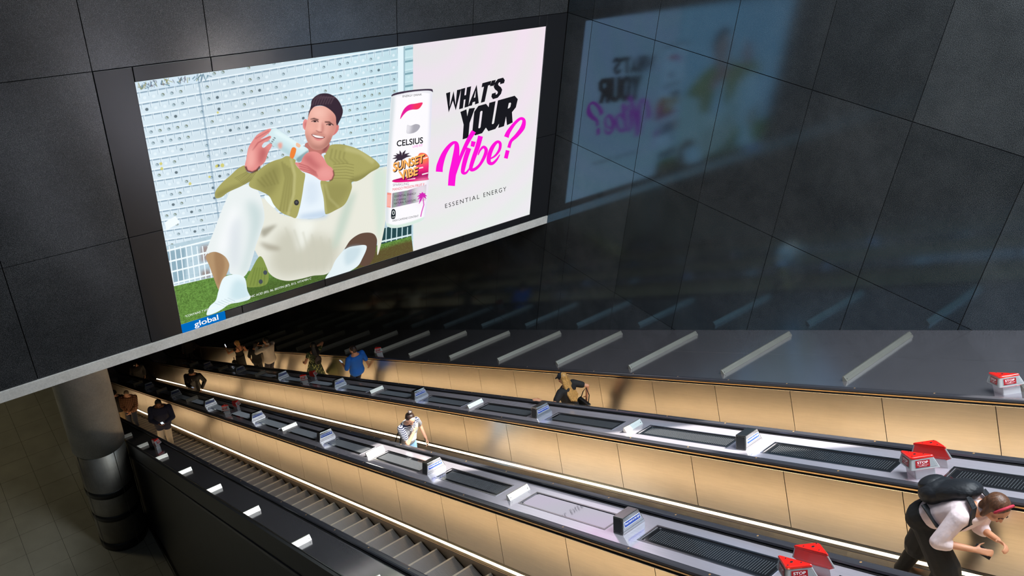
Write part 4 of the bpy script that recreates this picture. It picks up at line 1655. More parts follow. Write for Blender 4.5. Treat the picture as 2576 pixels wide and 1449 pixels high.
    # writing on the can
    mb = MB()
    quad_text(mb, 'CELSIUS', c4(204, 632), c4(438, 602), c4(438, 546), c4(204, 578), offset=0.02)
    quad_text(mb, 'ENERGY DRINK', c4(256, 194), c4(428, 176), c4(428, 158), c4(256, 176))
    quad_text(mb, 'ESSENTIAL ENERGY', c4(186, 1084), c4(378, 1056), c4(378, 1038), c4(186, 1066))
    quad_text(mb, '7 VITAMINS', c4(178, 1118), c4(286, 1104), c4(286, 1088), c4(178, 1102))
    quad_text(mb, 'NATURAL FLAVOURS', c4(180, 1148), c4(376, 1114), c4(376, 1096), c4(180, 1130))
    quad_text(mb, 'HIGH CAFFEINE CONTENT', c4(168, 1300), c4(398, 1256), c4(398, 1238), c4(168, 1284))
    mb.build('can_lettering', black, root)
    mb = MB()
    quad_text(mb, 'LIVE FIT', c4(348, 640), c4(434, 630), c4(434, 610), c4(348, 622))
    mb.build('can_lettering', mag, root)
    for dd, dx, mtl in ((0.004, 7, ink('can word shadow', (40, 22, 40))), (0.005, 0, ink('can word orange', (246, 176, 96)))):
        mb = MB()
        quad_text(mb, 'SUNSET', c4(168 + dx, 858 + dx), c4(444 + dx, 770 + dx), c4(450 + dx, 694 + dx), c4(172 + dx, 776 + dx), d=dd, offset=0.035)
        quad_text(mb, 'VIBE', c4(238 + dx, 930 + dx), c4(388 + dx, 884 + dx), c4(396 + dx, 808 + dx), c4(216 + dx, 850 + dx), d=dd + 0.0004, offset=0.035)
        mb.build('can_lettering', mtl, root)
    mb = MB()
    quad_text(mb, 'SPARKLING', c4(170, 984), c4(312, 972), c4(312, 950), c4(170, 962))
    mb.build('can_lettering', ink('can grey', (140, 120, 140)), root)
    mb = MB()
    quad_text(mb, 'MANGO PASSION FRUIT F', c4(168, 1026), c4(450, 978), c4(450, 956), c4(168, 1002))
    mb.build('can_lettering', ink('can red', (226, 40, 60)), root)
    mb = MB()
    quad_text(mb, '0', c4(164, 1240), c4(186, 1238), c4(186, 1200), c4(164, 1202))
    quad_text(mb, 'SUGAR', c4(160, 1266), c4(190, 1262), c4(190, 1250), c4(160, 1254))
    # disclaimer along the foot of the picture
    quad_text(mb, '*CONTAINS 7 VITAMINS: NIACIN (B3), PANTOTHENIC ACID (B5), B6, BIOTIN (B7), B12, VITAMIN C', C3([(205, 1262)])[0], C3([(1206, 957)])[0], C3([(1206, 935)])[0], C3([(205, 1238)])[0])
    mb.build('small_lettering', ink('advert white', (236, 240, 236)), root)


screen()


# ------------------------------------------------------------------ people
def ellipsoid(mb, c, r, rot=None, nu=14, nv=10, mi=0):
    c = Vector(c)
    vs, fs = [], []
    for j in range(nv + 1):
        t = PI * j / nv
        for i in range(nu):
            a = 2 * PI * i / nu
            p = Vector((r[0] * math.sin(t) * math.cos(a), r[1] * math.sin(t) * math.sin(a), r[2] * math.cos(t)))
            if rot is not None:
                p = rot @ p
            vs.append(c + p)
    for j in range(nv):
        for i in range(nu):
            k = (i + 1) % nu
            fs.append((j * nu + i, (j + 1) * nu + i, (j + 1) * nu + k, j * nu + k))
    mb.add(vs, fs, mi)


def capsule(mb, a, b, ra, rb, seg=12):
    a, b = Vector(a), Vector(b)
    d = (b - a)
    ln = d.length
    if ln < 1e-6:
        return ellipsoid(mb, a, (ra, ra, ra))
    d = d / ln
    u = d.orthogonal().normalized()
    w = d.cross(u)
    prof = [(-ra * math.cos(t), ra * math.sin(t)) for t in (0.15, 0.5, 0.95, PI / 2)] + [(ln + rb * math.sin(t), rb * math.cos(t)) for t in (0, 0.6, 1.05, 1.42)]
    rings = []
    for x, r in prof:
        rings.append([a + d * x + (u * math.cos(q) + w * math.sin(q)) * r for q in [2 * PI * i / seg for i in range(seg)]])
    mb.loft(rings)


def rotx(a):
    return Matrix.Rotation(R_(a), 3, 'X')


def roty(a):
    return Matrix.Rotation(R_(a), 3, 'Y')


def rotz(a):
    return Matrix.Rotation(R_(a), 3, 'Z')


PENDING = []


class Figure:
    """a person built around a posed skeleton; local axes: x to the right hand, y forward, z up"""

    def __init__(self, name, label, loc, psi, H, lean=0, turn=0, side=0, head=(20, 0, 0), rh=None, lh=None, rpole=(0.5, -1, -0.4), lpole=(-0.5, -1, -0.4),
                 feet=((0.09, 0.0, 0.0), (-0.09, 0.0, 0.0)), drop=0.0, build=1.0, curl=35, voxel=0.011, shoulder=0.112, hips=1.0, rpalm=None, lpalm=None, group=None):
        self.root = tag(empty('person', loc, (0, 0, psi - PI / 2)), label, 'person', group)
        self.H, self.voxel, self.build = H, voxel, build
        self.drop = drop
        piv = Vector((0, 0, 0.53 * H - drop))
        self.piv = piv
        self.RT = rotz(turn) @ roty(side) @ rotx(-lean)
        self.hd = head
        T = self.T
        sh = shoulder * build
        self.sr, self.sl = T((sh, 0, 0.805)), T((-sh, 0, 0.805))
        self.neck = T((0, -0.004, 0.845))
        self.hb = T((0, 0.004, 0.875))
        self.RH = self.RT @ rotz(head[1]) @ roty(head[2]) @ rotx(-head[0])
        self.crown = self.hb + self.RH @ Vector((0, 0.012, 0.06 * H))
        self.hc = self.hb + self.RH @ Vector((0, 0.010 * H, 0.052 * H))
        la, lf = 0.172 * H, 0.150 * H
        self.arms = []
        for s, S, W, pole in ((1, self.sr, rh, rpole), (-1, self.sl, lh, lpole)):
            W = Vector(W) * H if W is not None else Vector(((sh + 0.035) * s * H, 0.01 * H, 0.50 * H))
            W.z -= 0
            d = W - S
            L = min(d.length, (la + lf) * 0.995)
            d.normalize()
            W = S + d * L
            ca = (la * la + L * L - lf * lf) / (2 * la * L)
            ca = max(-1, min(1, ca))
            p = Vector(pole)
            p = (p - d * p.dot(d)).normalized()
            Eb = S + d * la * ca + p * la * math.sqrt(max(0, 1 - ca * ca))
            self.arms.append((S, Eb, W, s))
        lt, ls = 0.245 * H, 0.246 * H
        self.legs = []
        for s, ft in ((1, feet[0]), (-1, feet[1])):
            h = Vector((0.052 * s * H * hips, 0, 0.515 * H - drop))
            A = Vector((ft[0], ft[1] - 0.03, ft[2] + 0.043 * H))
            d = A - h
            L = min(d.length, (lt + ls) * 0.998)
            d.normalize()
            ca = max(-1, min(1, (lt * lt + L * L - ls * ls) / (2 * lt * L)))
            p = Vector((0.05 * s, 1, 0.15))
            p = (p - d * p.dot(d)).normalized()
            K = h + d * lt * ca + p * lt * math.sqrt(max(0, 1 - ca * ca))
            self.legs.append((h, K, h + d * L, s))
        self.curl = curl
        self.palms = {1: rpalm, -1: lpalm}
        self.hips = hips

    def T(self, p):
        """upper-body point given in fractions of the height"""
        q = Vector(p) * self.H
        q.z -= self.drop
        if p[2] <= 0.50:
            return q
        k = min(1.0, (p[2] - 0.50) / 0.10)
        r = self.RT @ (q - self.piv) + self.piv
        return q * (1 - k) + r * k

    def torso(self, mb, g=0.0, zs=None, flare=1.0, bust=0.0):
        H, b = self.H, self.build
        prof = [(0.455, 0.070, 0.052, 0.0), (0.48, 0.090 * self.hips, 0.064, -0.004), (0.525, 0.096 * self.hips, 0.068, -0.006), (0.575, 0.086, 0.060, 0.0), (0.62, 0.080, 0.056, 0.004),
                (0.68, 0.087, 0.061, 0.006), (0.735, 0.097, 0.066 + bust, 0.006 + bust * 0.6), (0.78, 0.104, 0.060, 0.0), (0.81, 0.098, 0.050, -0.004), (0.835, 0.062, 0.040, -0.006), (0.86, 0.036, 0.036, 0.0)]
        lo, hi = zs or (0.455, 0.86)
        rings = []
        n = 20
        for z, rx, ry, yo in prof:
            if z < lo - 1e-6 or z > hi + 1e-6:
                continue
            rx, ry = rx * b * H + g, ry * b * H + g
            c = Vector((0, yo, z))
            ring = []
            for i in range(n):
                a = 2 * PI * i / n
                x = rx * math.copysign(abs(math.cos(a)) ** 0.8, math.cos(a))
                y = ry * math.copysign(abs(math.sin(a)) ** 0.8, math.sin(a))
                ring.append(self.T((c.x + x / H, c.y + y / H, z)))
            rings.append(ring)
        mb.loft(rings)

    def arm(self, mb, i, g=0.0, upto=2.0):
        S, Eb, W, s = self.arms[i]
        H, b = self.H, 0.5 + 0.5 * self.build
        r0, r1, r2 = 0.030 * H * b, 0.023 * H * b, 0.0155 * H
        capsule(mb, S, S + (Eb - S) * min(1, upto), r0 + g, (r0 + (r1 - r0) * min(1, upto)) + g)
        if upto > 1:
            t = upto - 1
            capsule(mb, Eb, Eb + (W - Eb) * t, r1 * 1.02 + g, r1 + (r2 - r1) * t + g)

    def hand(self, mb, i):
        S, Eb, W, s = self.arms[i]
        H = self.H
        d = (W - Eb).normalized()
        pn = self.palms[s]
        pn = Vector(pn) if pn is not None else Vector((-s, 0.2, 0))
        pn = (pn - d * pn.dot(d)).normalized()
        u = d.cross(pn).normalized() * s                      # towards the thumb
        hl = 0.105 * H
        p0 = W + d * 0.012
        for k in (-1.2, -0.4, 0.4, 1.2):
            capsule(mb, p0 + u * k * 0.010, p0 + d * hl * 0.45 + u * k * 0.0165, 0.0135, 0.0120, 8)
        cu = R_(self.curl)
        for k, ln in ((1.5, 0.92), (0.5, 1.0), (-0.5, 0.95), (-1.5, 0.76)):
            p = p0 + d * hl * 0.47 + u * k * 0.0155
            dd = (d + u * k * 0.04).normalized()
            for j, f in enumerate((0.24, 0.17, 0.13)):
                ax = dd.cross(pn).normalized()
                rot = Matrix.Rotation(cu * (0.8 if j else 0.6), 3, ax)
                dd = rot @ dd
                q = p + dd * hl * f * ln
                capsule(mb, p, q, 0.0092 - j * 0.0008, 0.0086 - j * 0.0009, 8)
                p = q
        p = p0 + d * 0.014 + u * 0.020
        dd = (d * 0.62 + u * 0.75 + pn * 0.35).normalized()
        for j, f in enumerate((0.26, 0.2)):
            q = p + dd * hl * f
            capsule(mb, p, q, 0.011 - j * 0.001, 0.0098 - j * 0.001, 8)
            p = q
            dd = (dd + d * 0.5 + pn * 0.25).normalized()
        return W, d, pn, u

    def headmesh(self, mb):
        H = self.H / 1.72
        c, Rm = self.hc, self.RH

        def q(x, y, z):
            return c + Rm @ (Vector((x, y, z)) * H)
        ellipsoid(mb, q(0, 0, 0.022), (0.076 * H, 0.094 * H, 0.092 * H), Rm, 18, 14)
        ellipsoid(mb, q(0, 0.026, -0.052), (0.058 * H, 0.066 * H, 0.064 * H), Rm, 16, 12)
        ellipsoid(mb, q(0, 0.066, -0.088), (0.028 * H, 0.026 * H, 0.022 * H), Rm)
        ellipsoid(mb, q(0, 0.080, 0.012), (0.050 * H, 0.018 * H, 0.016 * H), Rm)
        capsule(mb, q(0, 0.092, 0.000), q(0, 0.110, -0.036), 0.009 * H, 0.014 * H, 8)
        ellipsoid(mb, q(0, 0.090, -0.062), (0.024 * H, 0.012 * H, 0.011 * H), Rm)
        for s in (-1, 1):
            ellipsoid(mb, q(s * 0.046, 0.066, -0.024), (0.022 * H, 0.020 * H, 0.020 * H), Rm)
            ellipsoid(mb, q(s * 0.077, -0.006, -0.018), (0.010 * H, 0.020 * H, 0.032 * H), Rm)

    def face_parts(self, brow=(40, 28, 22), lips=(150, 70, 66), white=False):
        H = self.H / 1.72
        c, Rm = self.hc, self.RH

        def q(x, y, z):
            return c + Rm @ (Vector((x, y, z)) * H)
        for s in (-1, 1):
            mb = MB()
            ellipsoid(mb, q(s * 0.032, 0.0855, -0.008), (0.0135 * H, 0.006 * H, 0.0065 * H), Rm, 10, 8)
            mb.build('eye', M['eye'], self.root, smooth=True)
            mb = MB()
            mb.tube([q(s * 0.016, 0.098, 0.016), q(s * 0.032, 0.0965, 0.021), q(s * 0.05, 0.086, 0.014)], [0.003 * H, 0.0042 * H, 0.002 * H], 6)
            mb.build('eyebrow', cloth('brow %d %d %d' % brow, brow, 0.8), self.root, smooth=True)
        mb = MB()
        ellipsoid(mb, q(0, 0.0985, -0.0605), (0.021 * H, 0.0055 * H, 0.0075 * H), Rm, 12, 8)
        mb.build('mouth', cloth('lips %d %d %d' % lips, lips, 0.5), self.root, smooth=True)

    def skin(self, mat, bare_feet=True):
        mb = MB()
        self.torso(mb)
        capsule(mb, self.neck, self.hb + self.RH @ Vector((0, 0.0, 0.02)), 0.034 * self.H, 0.031 * self.H)
        self.headmesh(mb)
        for i in (0, 1):
            self.arm(mb, i)
            self.hand(mb, i)
        H = self.H
        for h, K, A, s in self.legs:
            capsule(mb, h, K, 0.047 * H, 0.031 * H)
            capsule(mb, K, A, 0.030 * H, 0.020 * H)
            capsule(mb, A, A + Vector((0, 0.13, -0.018)), 0.03, 0.026)
        return self.finish(mb, 'body', mat)

    def finish(self, mb, name, mat, vx=None, it=4, parent=None):
        o = mb.build(name, mat, parent or self.root)
        r = o.modifiers.new('remesh', 'REMESH')
        r.mode = 'VOXEL'
        r.voxel_size = vx or self.voxel
        r.use_smooth_shade = True
        if it:
            s = o.modifiers.new('smooth', 'SMOOTH')
            s.iterations = it
            s.factor = 0.5
        PENDING.append(o)
        return o

    # ---- garments
    def top(self, name, mat, sleeve=0.62, g=0.012, zs=(0.50, 0.835), loose=0.0, collar=False):
        mb = MB()
        self.torso(mb, g + loose, zs)
        for i in (0, 1):
            self.arm(mb, i, g + loose * 0.5, sleeve)
        if collar:
            capsule(mb, self.neck - (self.hb - self.neck) * 0.3, self.neck + (self.hb - self.neck) * 0.55, 0.040 * self.H, 0.038 * self.H)
        return self.finish(mb, name, mat)

    def trousers(self, mat, g=0.010, wide=0.0, name='trousers'):
        mb = MB()
        H = self.H
        self.torso(mb, g, (0.455, 0.585))
        for h, K, A, s in self.legs:
            capsule(mb, h, K, 0.050 * H + g, 0.034 * H + g + wide)
            capsule(mb, K, A + (K - A) * 0.02, 0.033 * H + g + wide, 0.024 * H + g + wide * 1.3)
        return self.finish(mb, name, mat)

    def skirt(self, mat, length=0.30, flare=1.5, name='skirt', top=0.60):
        mb = MB()
        H, b = self.H, self.build
        rings = []
        n = 28
        for t in [i / 7 for i in range(8)]:
            z = top - t * (top - length)
            k = 1 + (flare - 1) * t
            rings.append([self.T((0.106 * b * k * math.cos(a) * (1 + 0.03 * t * math.sin(7 * a)), 0.080 * b * k * math.sin(a) * (1 + 0.03 * t * math.sin(7 * a)), z)) for a in [2 * PI * i / n for i in range(n)]])
        mb.loft(rings)
        return self.finish(mb, name, mat)

    def shoes(self, mat):
        for h, K, A, s in self.legs:
            mb = MB()
            capsule(mb, A + Vector((0, -0.02, -0.03)), A + Vector((0.01 * s, 0.15, -0.042)), 0.040, 0.034)
            capsule(mb, A + Vector((0, 0, 0.015)), A + Vector((0, 0, -0.03)), 0.042, 0.042)
            self.finish(mb, 'shoe', mat, 0.012)

    def hair(self, mat, style='short', length=0.0, vol=0.0):
        H = self.H / 1.72
        c, Rm = self.hc, self.RH

        def q(x, y, z):
            return c + Rm @ (Vector((x, y, z)) * H)
        mb = MB()
        ellipsoid(mb, q(0, -0.020, 0.038), ((0.083 + vol) * H, (0.094 + vol) * H, (0.088 + vol) * H), Rm, 18, 14)
        ellipsoid(mb, q(0, -0.050, -0.020), ((0.070 + vol) * H, (0.056 + vol) * H, 0.066 * H), Rm, 16, 12)
        if style == 'bun':
            ellipsoid(mb, q(-0.01, -0.060, 0.135), (0.040 * H, 0.040 * H, 0.034 * H), Rm)
            for k in range(9):
                a = k * 0.7
                capsule(mb, q(-0.01, -0.06, 0.14), q(-0.01 + 0.055 * math.cos(a), -0.06 + 0.05 * math.sin(a), 0.165 + 0.012 * (k % 3)), 0.012 * H, 0.005 * H, 8)
        if style == 'long':
            for k in range(7):
                x = (k - 3) / 3 * 0.062
                b0 = q(x, -0.070 + 0.03 * abs(k - 3) / 3, -0.01)
                b1 = b0 + self.RT @ Vector((x * 0.5, -0.075, -length * 0.5))
                b2 = b1 + self.RT @ Vector((x * 0.25, -0.085, -length * (0.5 - 0.06 * abs(k - 3))))
                capsule(mb, b0, b1, 0.036 * H, 0.034 * H)
                capsule(mb, b1, b2, 0.034 * H, 0.018 * H)
        if style == 'bob':
            for s in (-1, 1):
                capsule(mb, q(s * 0.066, -0.02, 0.02), q(s * 0.068, 0.01, -0.10), 0.03 * H, 0.022 * H)
            ellipsoid(mb, q(0, -0.055, -0.06), (0.075 * H, 0.045 * H, 0.07 * H), Rm)
        return self.finish(mb, 'hair', mat, 0.009, 2)

    def hat(self, mat, kind='beanie'):
        H = self.H / 1.72
        c, Rm = self.hc, self.RH

        def q(x, y, z):
            return c + Rm @ (Vector((x, y, z)) * H)
        mb = MB()
        ellipsoid(mb, q(0, -0.006, 0.050), (0.088 * H, 0.102 * H, 0.082 * H), Rm, 18, 14)
        if kind == 'beanie':
            ellipsoid(mb, q(0, -0.012, 0.020), (0.090 * H, 0.100 * H, 0.046 * H), Rm, 18, 10)
            ellipsoid(mb, q(0, -0.02, 0.120), (0.05 * H, 0.055 * H, 0.03 * H), Rm)
        else:
            ellipsoid(mb, q(0, 0.112, 0.040), (0.066 * H, 0.062 * H, 0.010 * H), Rm @ rotx(-12), 16, 8)
        return self.finish(mb, 'cap' if kind == 'cap' else 'beanie', mat, 0.009, 2)


_cl = {}


def cloth(name, c255, rough=0.85, fold=0.25):
    if name in _cl:
        return _cl[name]
    mt, nt, b = new_mat(name)
    c = tuple(float(v) for v in srgb(c255))
    v = texcoord(nt, 'Object', (1, 1, 0.45))
    f = noise(nt, v, 9, 3, 0.55)
    setp(b, color=c, rough=rough)
    if fold:
        bump(nt, b, f, fold, 0.03)
    _cl[name] = mt
    return mt


def skin_mat(name, c255):
    mt, nt, b = new_mat(name)
    setp(b, color=tuple(float(v) for v in srgb(c255)), rough=0.5)
    return mt


def hair_mat(name, c255, k=1.6):
    mt, nt, b = new_mat(name)
    v = texcoord(nt, 'Object', (70, 70, 6))
    f = noise(nt, v, 1.0, 3, 0.6)
    c = srgb(c255)
    nt.links.new(ramp(nt, f, [(0.3, tuple(float(x) * 0.6 for x in c)), (0.7, tuple(float(x) * k for x in c))]), b.inputs['Base Color'])
    setp(b, rough=0.42)
    bump(nt, b, f, 0.4, 0.01)
    return mt


def stripes_mat():
    mt, nt, b = new_mat('navy and white striped jersey')
    v = texcoord(nt, 'Object', (1, 1, 1))
    w = nt.nodes.new('ShaderNodeTexWave')
    w.bands_direction = 'Z'
    w.inputs['Scale'].default_value = 13.5
    w.inputs['Distortion'].default_value = 1.2
    w.inputs['Detail'].default_value = 1.0
    w.inputs['Detail Scale'].default_value = 0.8
    nt.links.new(v, w.inputs['Vector'])
    nt.links.new(ramp(nt, w.outputs['Fac'], [(0.0, (0.010, 0.013, 0.045)), (0.70, (0.012, 0.016, 0.055)), (0.76, (0.75, 0.75, 0.75)), (1.0, (0.8, 0.8, 0.8))]), b.inputs['Base Color'])
    setp(b, rough=0.85)
    return mt


def plaid_mat():
    mt, nt, b = new_mat('brown plaid flannel')
    v = texcoord(nt, 'Object', (1, 1, 1))
    cols = []
    for ax in ('X', 'Z'):
        w = nt.nodes.new('ShaderNodeTexWave')
        w.bands_direction = ax
        w.inputs['Scale'].default_value = 6.0
        nt.links.new(v, w.inputs['Vector'])
        cols.append(ramp(nt, w.outputs['Fac'], [(0.45, (0.12, 0.05, 0.03)), (0.6, (0.42, 0.22, 0.12))]))
    nt.links.new(mixc(nt, 1.0, cols[0], cols[1], 'DARKEN'), b.inputs['Base Color'])
    setp(b, rough=0.9)
    return mt


def floral_mat():
    mt, nt, b = new_mat('dark floral dress print')
    v = texcoord(nt, 'Object', (1, 1, 0.6))
    vo = nt.nodes.new('ShaderNodeTexVoronoi')
    vo.inputs['Scale'].default_value = 22
    nz = nt.nodes.new('ShaderNodeTexNoise')
    nz.inputs['Scale'].default_value = 8
    nt.links.new(v, nz.inputs['Vector'])
    add = nt.nodes.new('ShaderNodeVectorMath')
    add.operation = 'MULTIPLY_ADD'
    nt.links.new(nz.outputs['Color'], add.inputs[0])
    add.inputs[1].default_value = (0.16, 0.16, 0.16)
    nt.links.new(v, add.inputs[2])
    nt.links.new(add.outputs[0], vo.inputs['Vector'])
    nt.links.new(ramp(nt, vo.outputs['Distance'], [(0.0, (0.62, 0.60, 0.22)), (0.28, (0.42, 0.45, 0.14)), (0.40, (0.03, 0.05, 0.02)), (1, (0.012, 0.018, 0.01))]), b.inputs['Base Color'])
    setp(b, rough=0.8)
    return mt


M['eye'] = simple('dark eye', (0.02, 0.014, 0.012), 0.2)
SK = {'pale': skin_mat('pale skin', (232, 178, 150)), 'mid': skin_mat('tan skin', (206, 146, 112)), 'brown': skin_mat('brown skin', (122, 76, 52))}
HR = {'dark': hair_mat('dark brown hair', (44, 30, 26)), 'black': hair_mat('black hair', (22, 18, 18)), 'blonde': hair_mat('blonde hair', (168, 128, 72)), 'brown': hair_mat('brown hair', (88, 58, 40)),
      'grey': hair_mat('grey hair', (150, 136, 116))}
black_c = cloth('black cloth', (9, 9, 10))
denim = cloth('light blue denim', (112, 150, 190), 0.9)
navy = cloth('navy wool', (20, 26, 52))
shoe_b = cloth('black shoes', (16, 16, 16), 0.5, 0)
shoe_w = cloth('white trainers', (214, 214, 210), 0.6, 0)


def phone(label, c, d, up, glow=0.0):
    """a phone held in a hand: centre, long direction, screen direction"""
    d, up = Vector(d).normalized(), Vector(up)
    up = (up - d * up.dot(d)).normalized()
    w = d.cross(up)
    root = tag(empty('phone', c), label, 'phone')
    mb = MB()
    pts = [w * a * 0.036 + d * b * 0.074 for a, b in ((-1, -1), (1, -1), (1, 1), (-1, 1))]
    mb.prism([p - up * 0.004 for p in pts], up * 0.008)
    mb.build('phone_case', M['phone'], root, bevel=0.003)
    mb = MB()
    mb.prism([p * 0.92 + up * 0.004 for p in pts], up * 0.0012)
    mb.build('phone_display', emission('phone glow', (0.75, 0.85, 1.0), glow) if glow else M['mat_black'], root)
    return root


M['phone'] = simple('phone case', (0.02, 0.02, 0.022), 0.3)


def world_of(fig, v):
    return fig.root.matrix_basis @ Vector(v)


def at_hand(fig, i, along=0.07, out=0.022):
    S, Eb, W, s = fig.arms[i]
    d = (W - Eb).normalized()
    pn = fig.palms[s]
    pn = Vector(pn) if pn is not None else Vector((-s, 0.2, 0))
    pn = (pn - d * pn.dot(d)).normalized()
    Rw = Matrix.Rotation(fig.root.rotation_euler.z, 3, 'Z')
    return world_of(fig, W + d * along + pn * out), Rw @ d, Rw @ pn


bpy.context.view_layer.update()
UP, DOWN = 0.0, PI                                         # facing up / down the escalators

# --- middle escalator, going up: woman in the striped shirt
f = Figure('striped', 'person in a navy and white striped T-shirt with one hand to the mouth', (-8.86, 5.74, -10.768), UP - 0.05, 1.68, lean=4, turn=8, head=(20, -8, 6),
           rh=(0.012, 0.160, 0.822), rpole=(0.35, 0.55, -1.0), lh=(-0.20, 0.05, 0.545), lpole=(-0.3, -0.9, 0.0), rpalm=(-0.3, -1, 0.3), lpalm=(0.6, 0.2, -0.8), build=0.92, curl=48, voxel=0.009)
f.skin(SK['pale'])
f.face_parts((40, 28, 24), (196, 88, 84))
f.hair(HR['dark'], 'bun')
top = f.top('striped_shirt', stripes_mat(), 0.66, 0.014, (0.575, 0.835), 0.012)
mb = MB()
rg = [f.T((x, 0.0 + y, z)) for x, y, z in ((-0.03, 0.104, 0.665), (0.035, 0.104, 0.665), (0.04, 0.100, 0.745), (-0.03, 0.100, 0.745))]
mb.prism(rg, (f.RT @ Vector((0, 1, 0))) * 0.004)
mb.build('chest_print', cloth('white print', (232, 236, 244), 0.7, 0), top)
f.trousers(denim)
f.shoes(shoe_w)
Wl = f.arms[1][2]
mb = MB()
# bag at her right hip
bag = tag(empty('shoulder_bag', world_of(f, (0.20, -0.02, 0.80))), 'black shoulder bag at the hip of the striped shirt wearer', 'bag')
bag.rotation_euler.z = f.root.rotation_euler.z
mb.loft([[(x * k, y * k, z) for x, y in ((-0.05, -0.13), (0.05, -0.13), (0.06, 0.13), (-0.06, 0.13))] for z, k in ((-0.16, 0.85), (-0.12, 1.0), (0.08, 0.9), (0.12, 0.6))])
mb.build('bag_body', black_c, bag, bevel=0.02)
mb = MB()
mb.tube([(0, -0.08, 0.11), (-0.04, -0.06, 0.30), (-0.09, -0.02, 0.53), (-0.07, 0.05, 0.50), (-0.02, 0.09, 0.28), (0, 0.09, 0.11)], 0.010, 6)
mb.build('strap', black_c, bag)
c_, d_, p_ = at_hand(f, 1, 0.07, 0.03)
phone('black phone in the lowered hand of the striped shirt wearer', c_, d_, p_)

# --- middle escalator: backpack wearer bottom right, climbing
f = Figure('backpack', 'person in a pale pink shirt bending forward under a large black backpack', (-1.17, 6.50, -6.149), UP - 0.12, 1.76, lean=39, turn=-6, head=(-12, -4, 0),
           rh=(0.13, 0.275, 0.555), rpole=(0.45, -1.0, 0.0), lh=(-0.03, 0.31, 0.565), lpole=(-0.6, -1.0, -0.2), rpalm=(-0.8, 0.1, -0.5), lpalm=(0.7, 0.1, -0.5), feet=((0.10, 0.36, 0.0), (-0.10, -0.02, -0.231)), drop=0.12,
           build=1.02, curl=42, voxel=0.009)
f.skin(SK['mid'])
f.face_parts((60, 40, 30), (196, 96, 90))
f.hair(HR['brown'], 'bob', vol=0.006)
H_ = f.H / 1.72
mb = MB()
for a in range(-6, 7):
    t0, t1 = R_(a * 13), R_(a * 13 + 13)
    pa = f.hc + f.RH @ (Vector((0.088 * math.sin(t0), 0.034, 0.036 + 0.092 * math.cos(t0))) * H_)
    pb = f.hc + f.RH @ (Vector((0.088 * math.sin(t1), 0.034, 0.036 + 0.092 * math.cos(t1))) * H_)
    capsule(mb, pa, pb, 0.014, 0.014, 8)
f.finish(mb, 'headband', cloth('red headband', (176, 40, 62), 0.7), 0.008, 1)
f.top('shirt', cloth('pale pink shirt', (232, 212, 214), 0.85, 0.5), 1.25, 0.016, (0.48, 0.835), 0.020, collar=True)
f.trousers(black_c, 0.012, 0.012)
mb = MB()
f.torso(mb, 0.045, (0.455, 0.575))
for h, K, A, s in f.legs:
    capsule(mb, h, h + (K - h) * 1.05, 0.118, 0.135)
sk = f.finish(mb, 'long_coat_skirt', cloth('black coat with print', (16, 17, 19), 0.8, 0.4))
mb = MB()
for k in range(9):
    a = -0.55 + 0.11 * k
    o0 = Vector((0.195 + 0.006 * math.sin(k), 0.02 + 0.035 * k - 0.13, 0.62 - 0.035 * (k % 4)))
    mb.box(o0.x, o0.x + 0.004, o0.y, o0.y + 0.05, o0.z - 0.008, o0.z + 0.008)
f.shoes(shoe_b)
c_, d_, p_ = at_hand(f, 0, 0.08, 0.03)
phone('black phone in the hand of the backpack wearer', c_, (d_ * 0.6 + Vector((0, 0, -0.3))), p_)
pack = tag(empty('backpack', world_of(f, f.T((0, -0.06, 0.74)))), 'large black backpack bulging on the back of the bending person', 'backpack')
Rw = Matrix.Rotation(f.root.rotation_euler.z, 3, 'Z') @ f.RT
pack.rotation_euler = Rw.to_euler()
mb = MB()
ellipsoid(mb, (0, -0.080, 0.00), (0.165, 0.100, 0.25), None, 20, 14)
ellipsoid(mb, (0, -0.095, -0.16), (0.180, 0.125, 0.18), None, 20, 14)
ellipsoid(mb, (0, -0.060, 0.13), (0.140, 0.080, 0.13), None, 20, 14)
o = mb.build('pack_body', cloth('black nylon', (20, 24, 30), 0.6, 0.8), pack)
r = o.modifiers.new('remesh', 'REMESH')
r.mode = 'VOXEL'
r.voxel_size = 0.012
r.use_smooth_shade = True
s_ = o.modifiers.new('smooth', 'SMOOTH')
s_.iterations = 8
PENDING.append(o)
mb = MB()
ellipsoid(mb, (0, -0.175, -0.19), (0.130, 0.07, 0.12), None, 18, 12)
mb.build('front_pocket', cloth('black nylon', (20, 24, 30)), pack, smooth=True)
for s in (-1, 1):
    mb = MB()
    rg = []
    for t, (x, y, z) in enumerate(((0.10, -0.03, 0.20), (0.118, 0.07, 0.222), (0.130, 0.200, 0.13), (0.140, 0.245, -0.01), (0.185, 0.17, -0.16), (0.175, -0.03, -0.22))):
        rg.append(Vector((s * x, y, z)))
    rings = []
    for i, p in enumerate(rg):
        d = (rg[min(i + 1, 5)] - rg[max(i - 1, 0)]).normalized()
        n_ = Vector((1, 0, 0))
        u_ = d.cross(n_).normalized()
        rings.append([p + n_ * 0.030 + u_ * 0.006, p - n_ * 0.030 + u_ * 0.006, p - n_ * 0.030 - u_ * 0.006, p + n_ * 0.030 - u_ * 0.006])
    mb.loft(rings)
    mb.build('shoulder_strap', cloth('black nylon', (20, 24, 30)), pack)

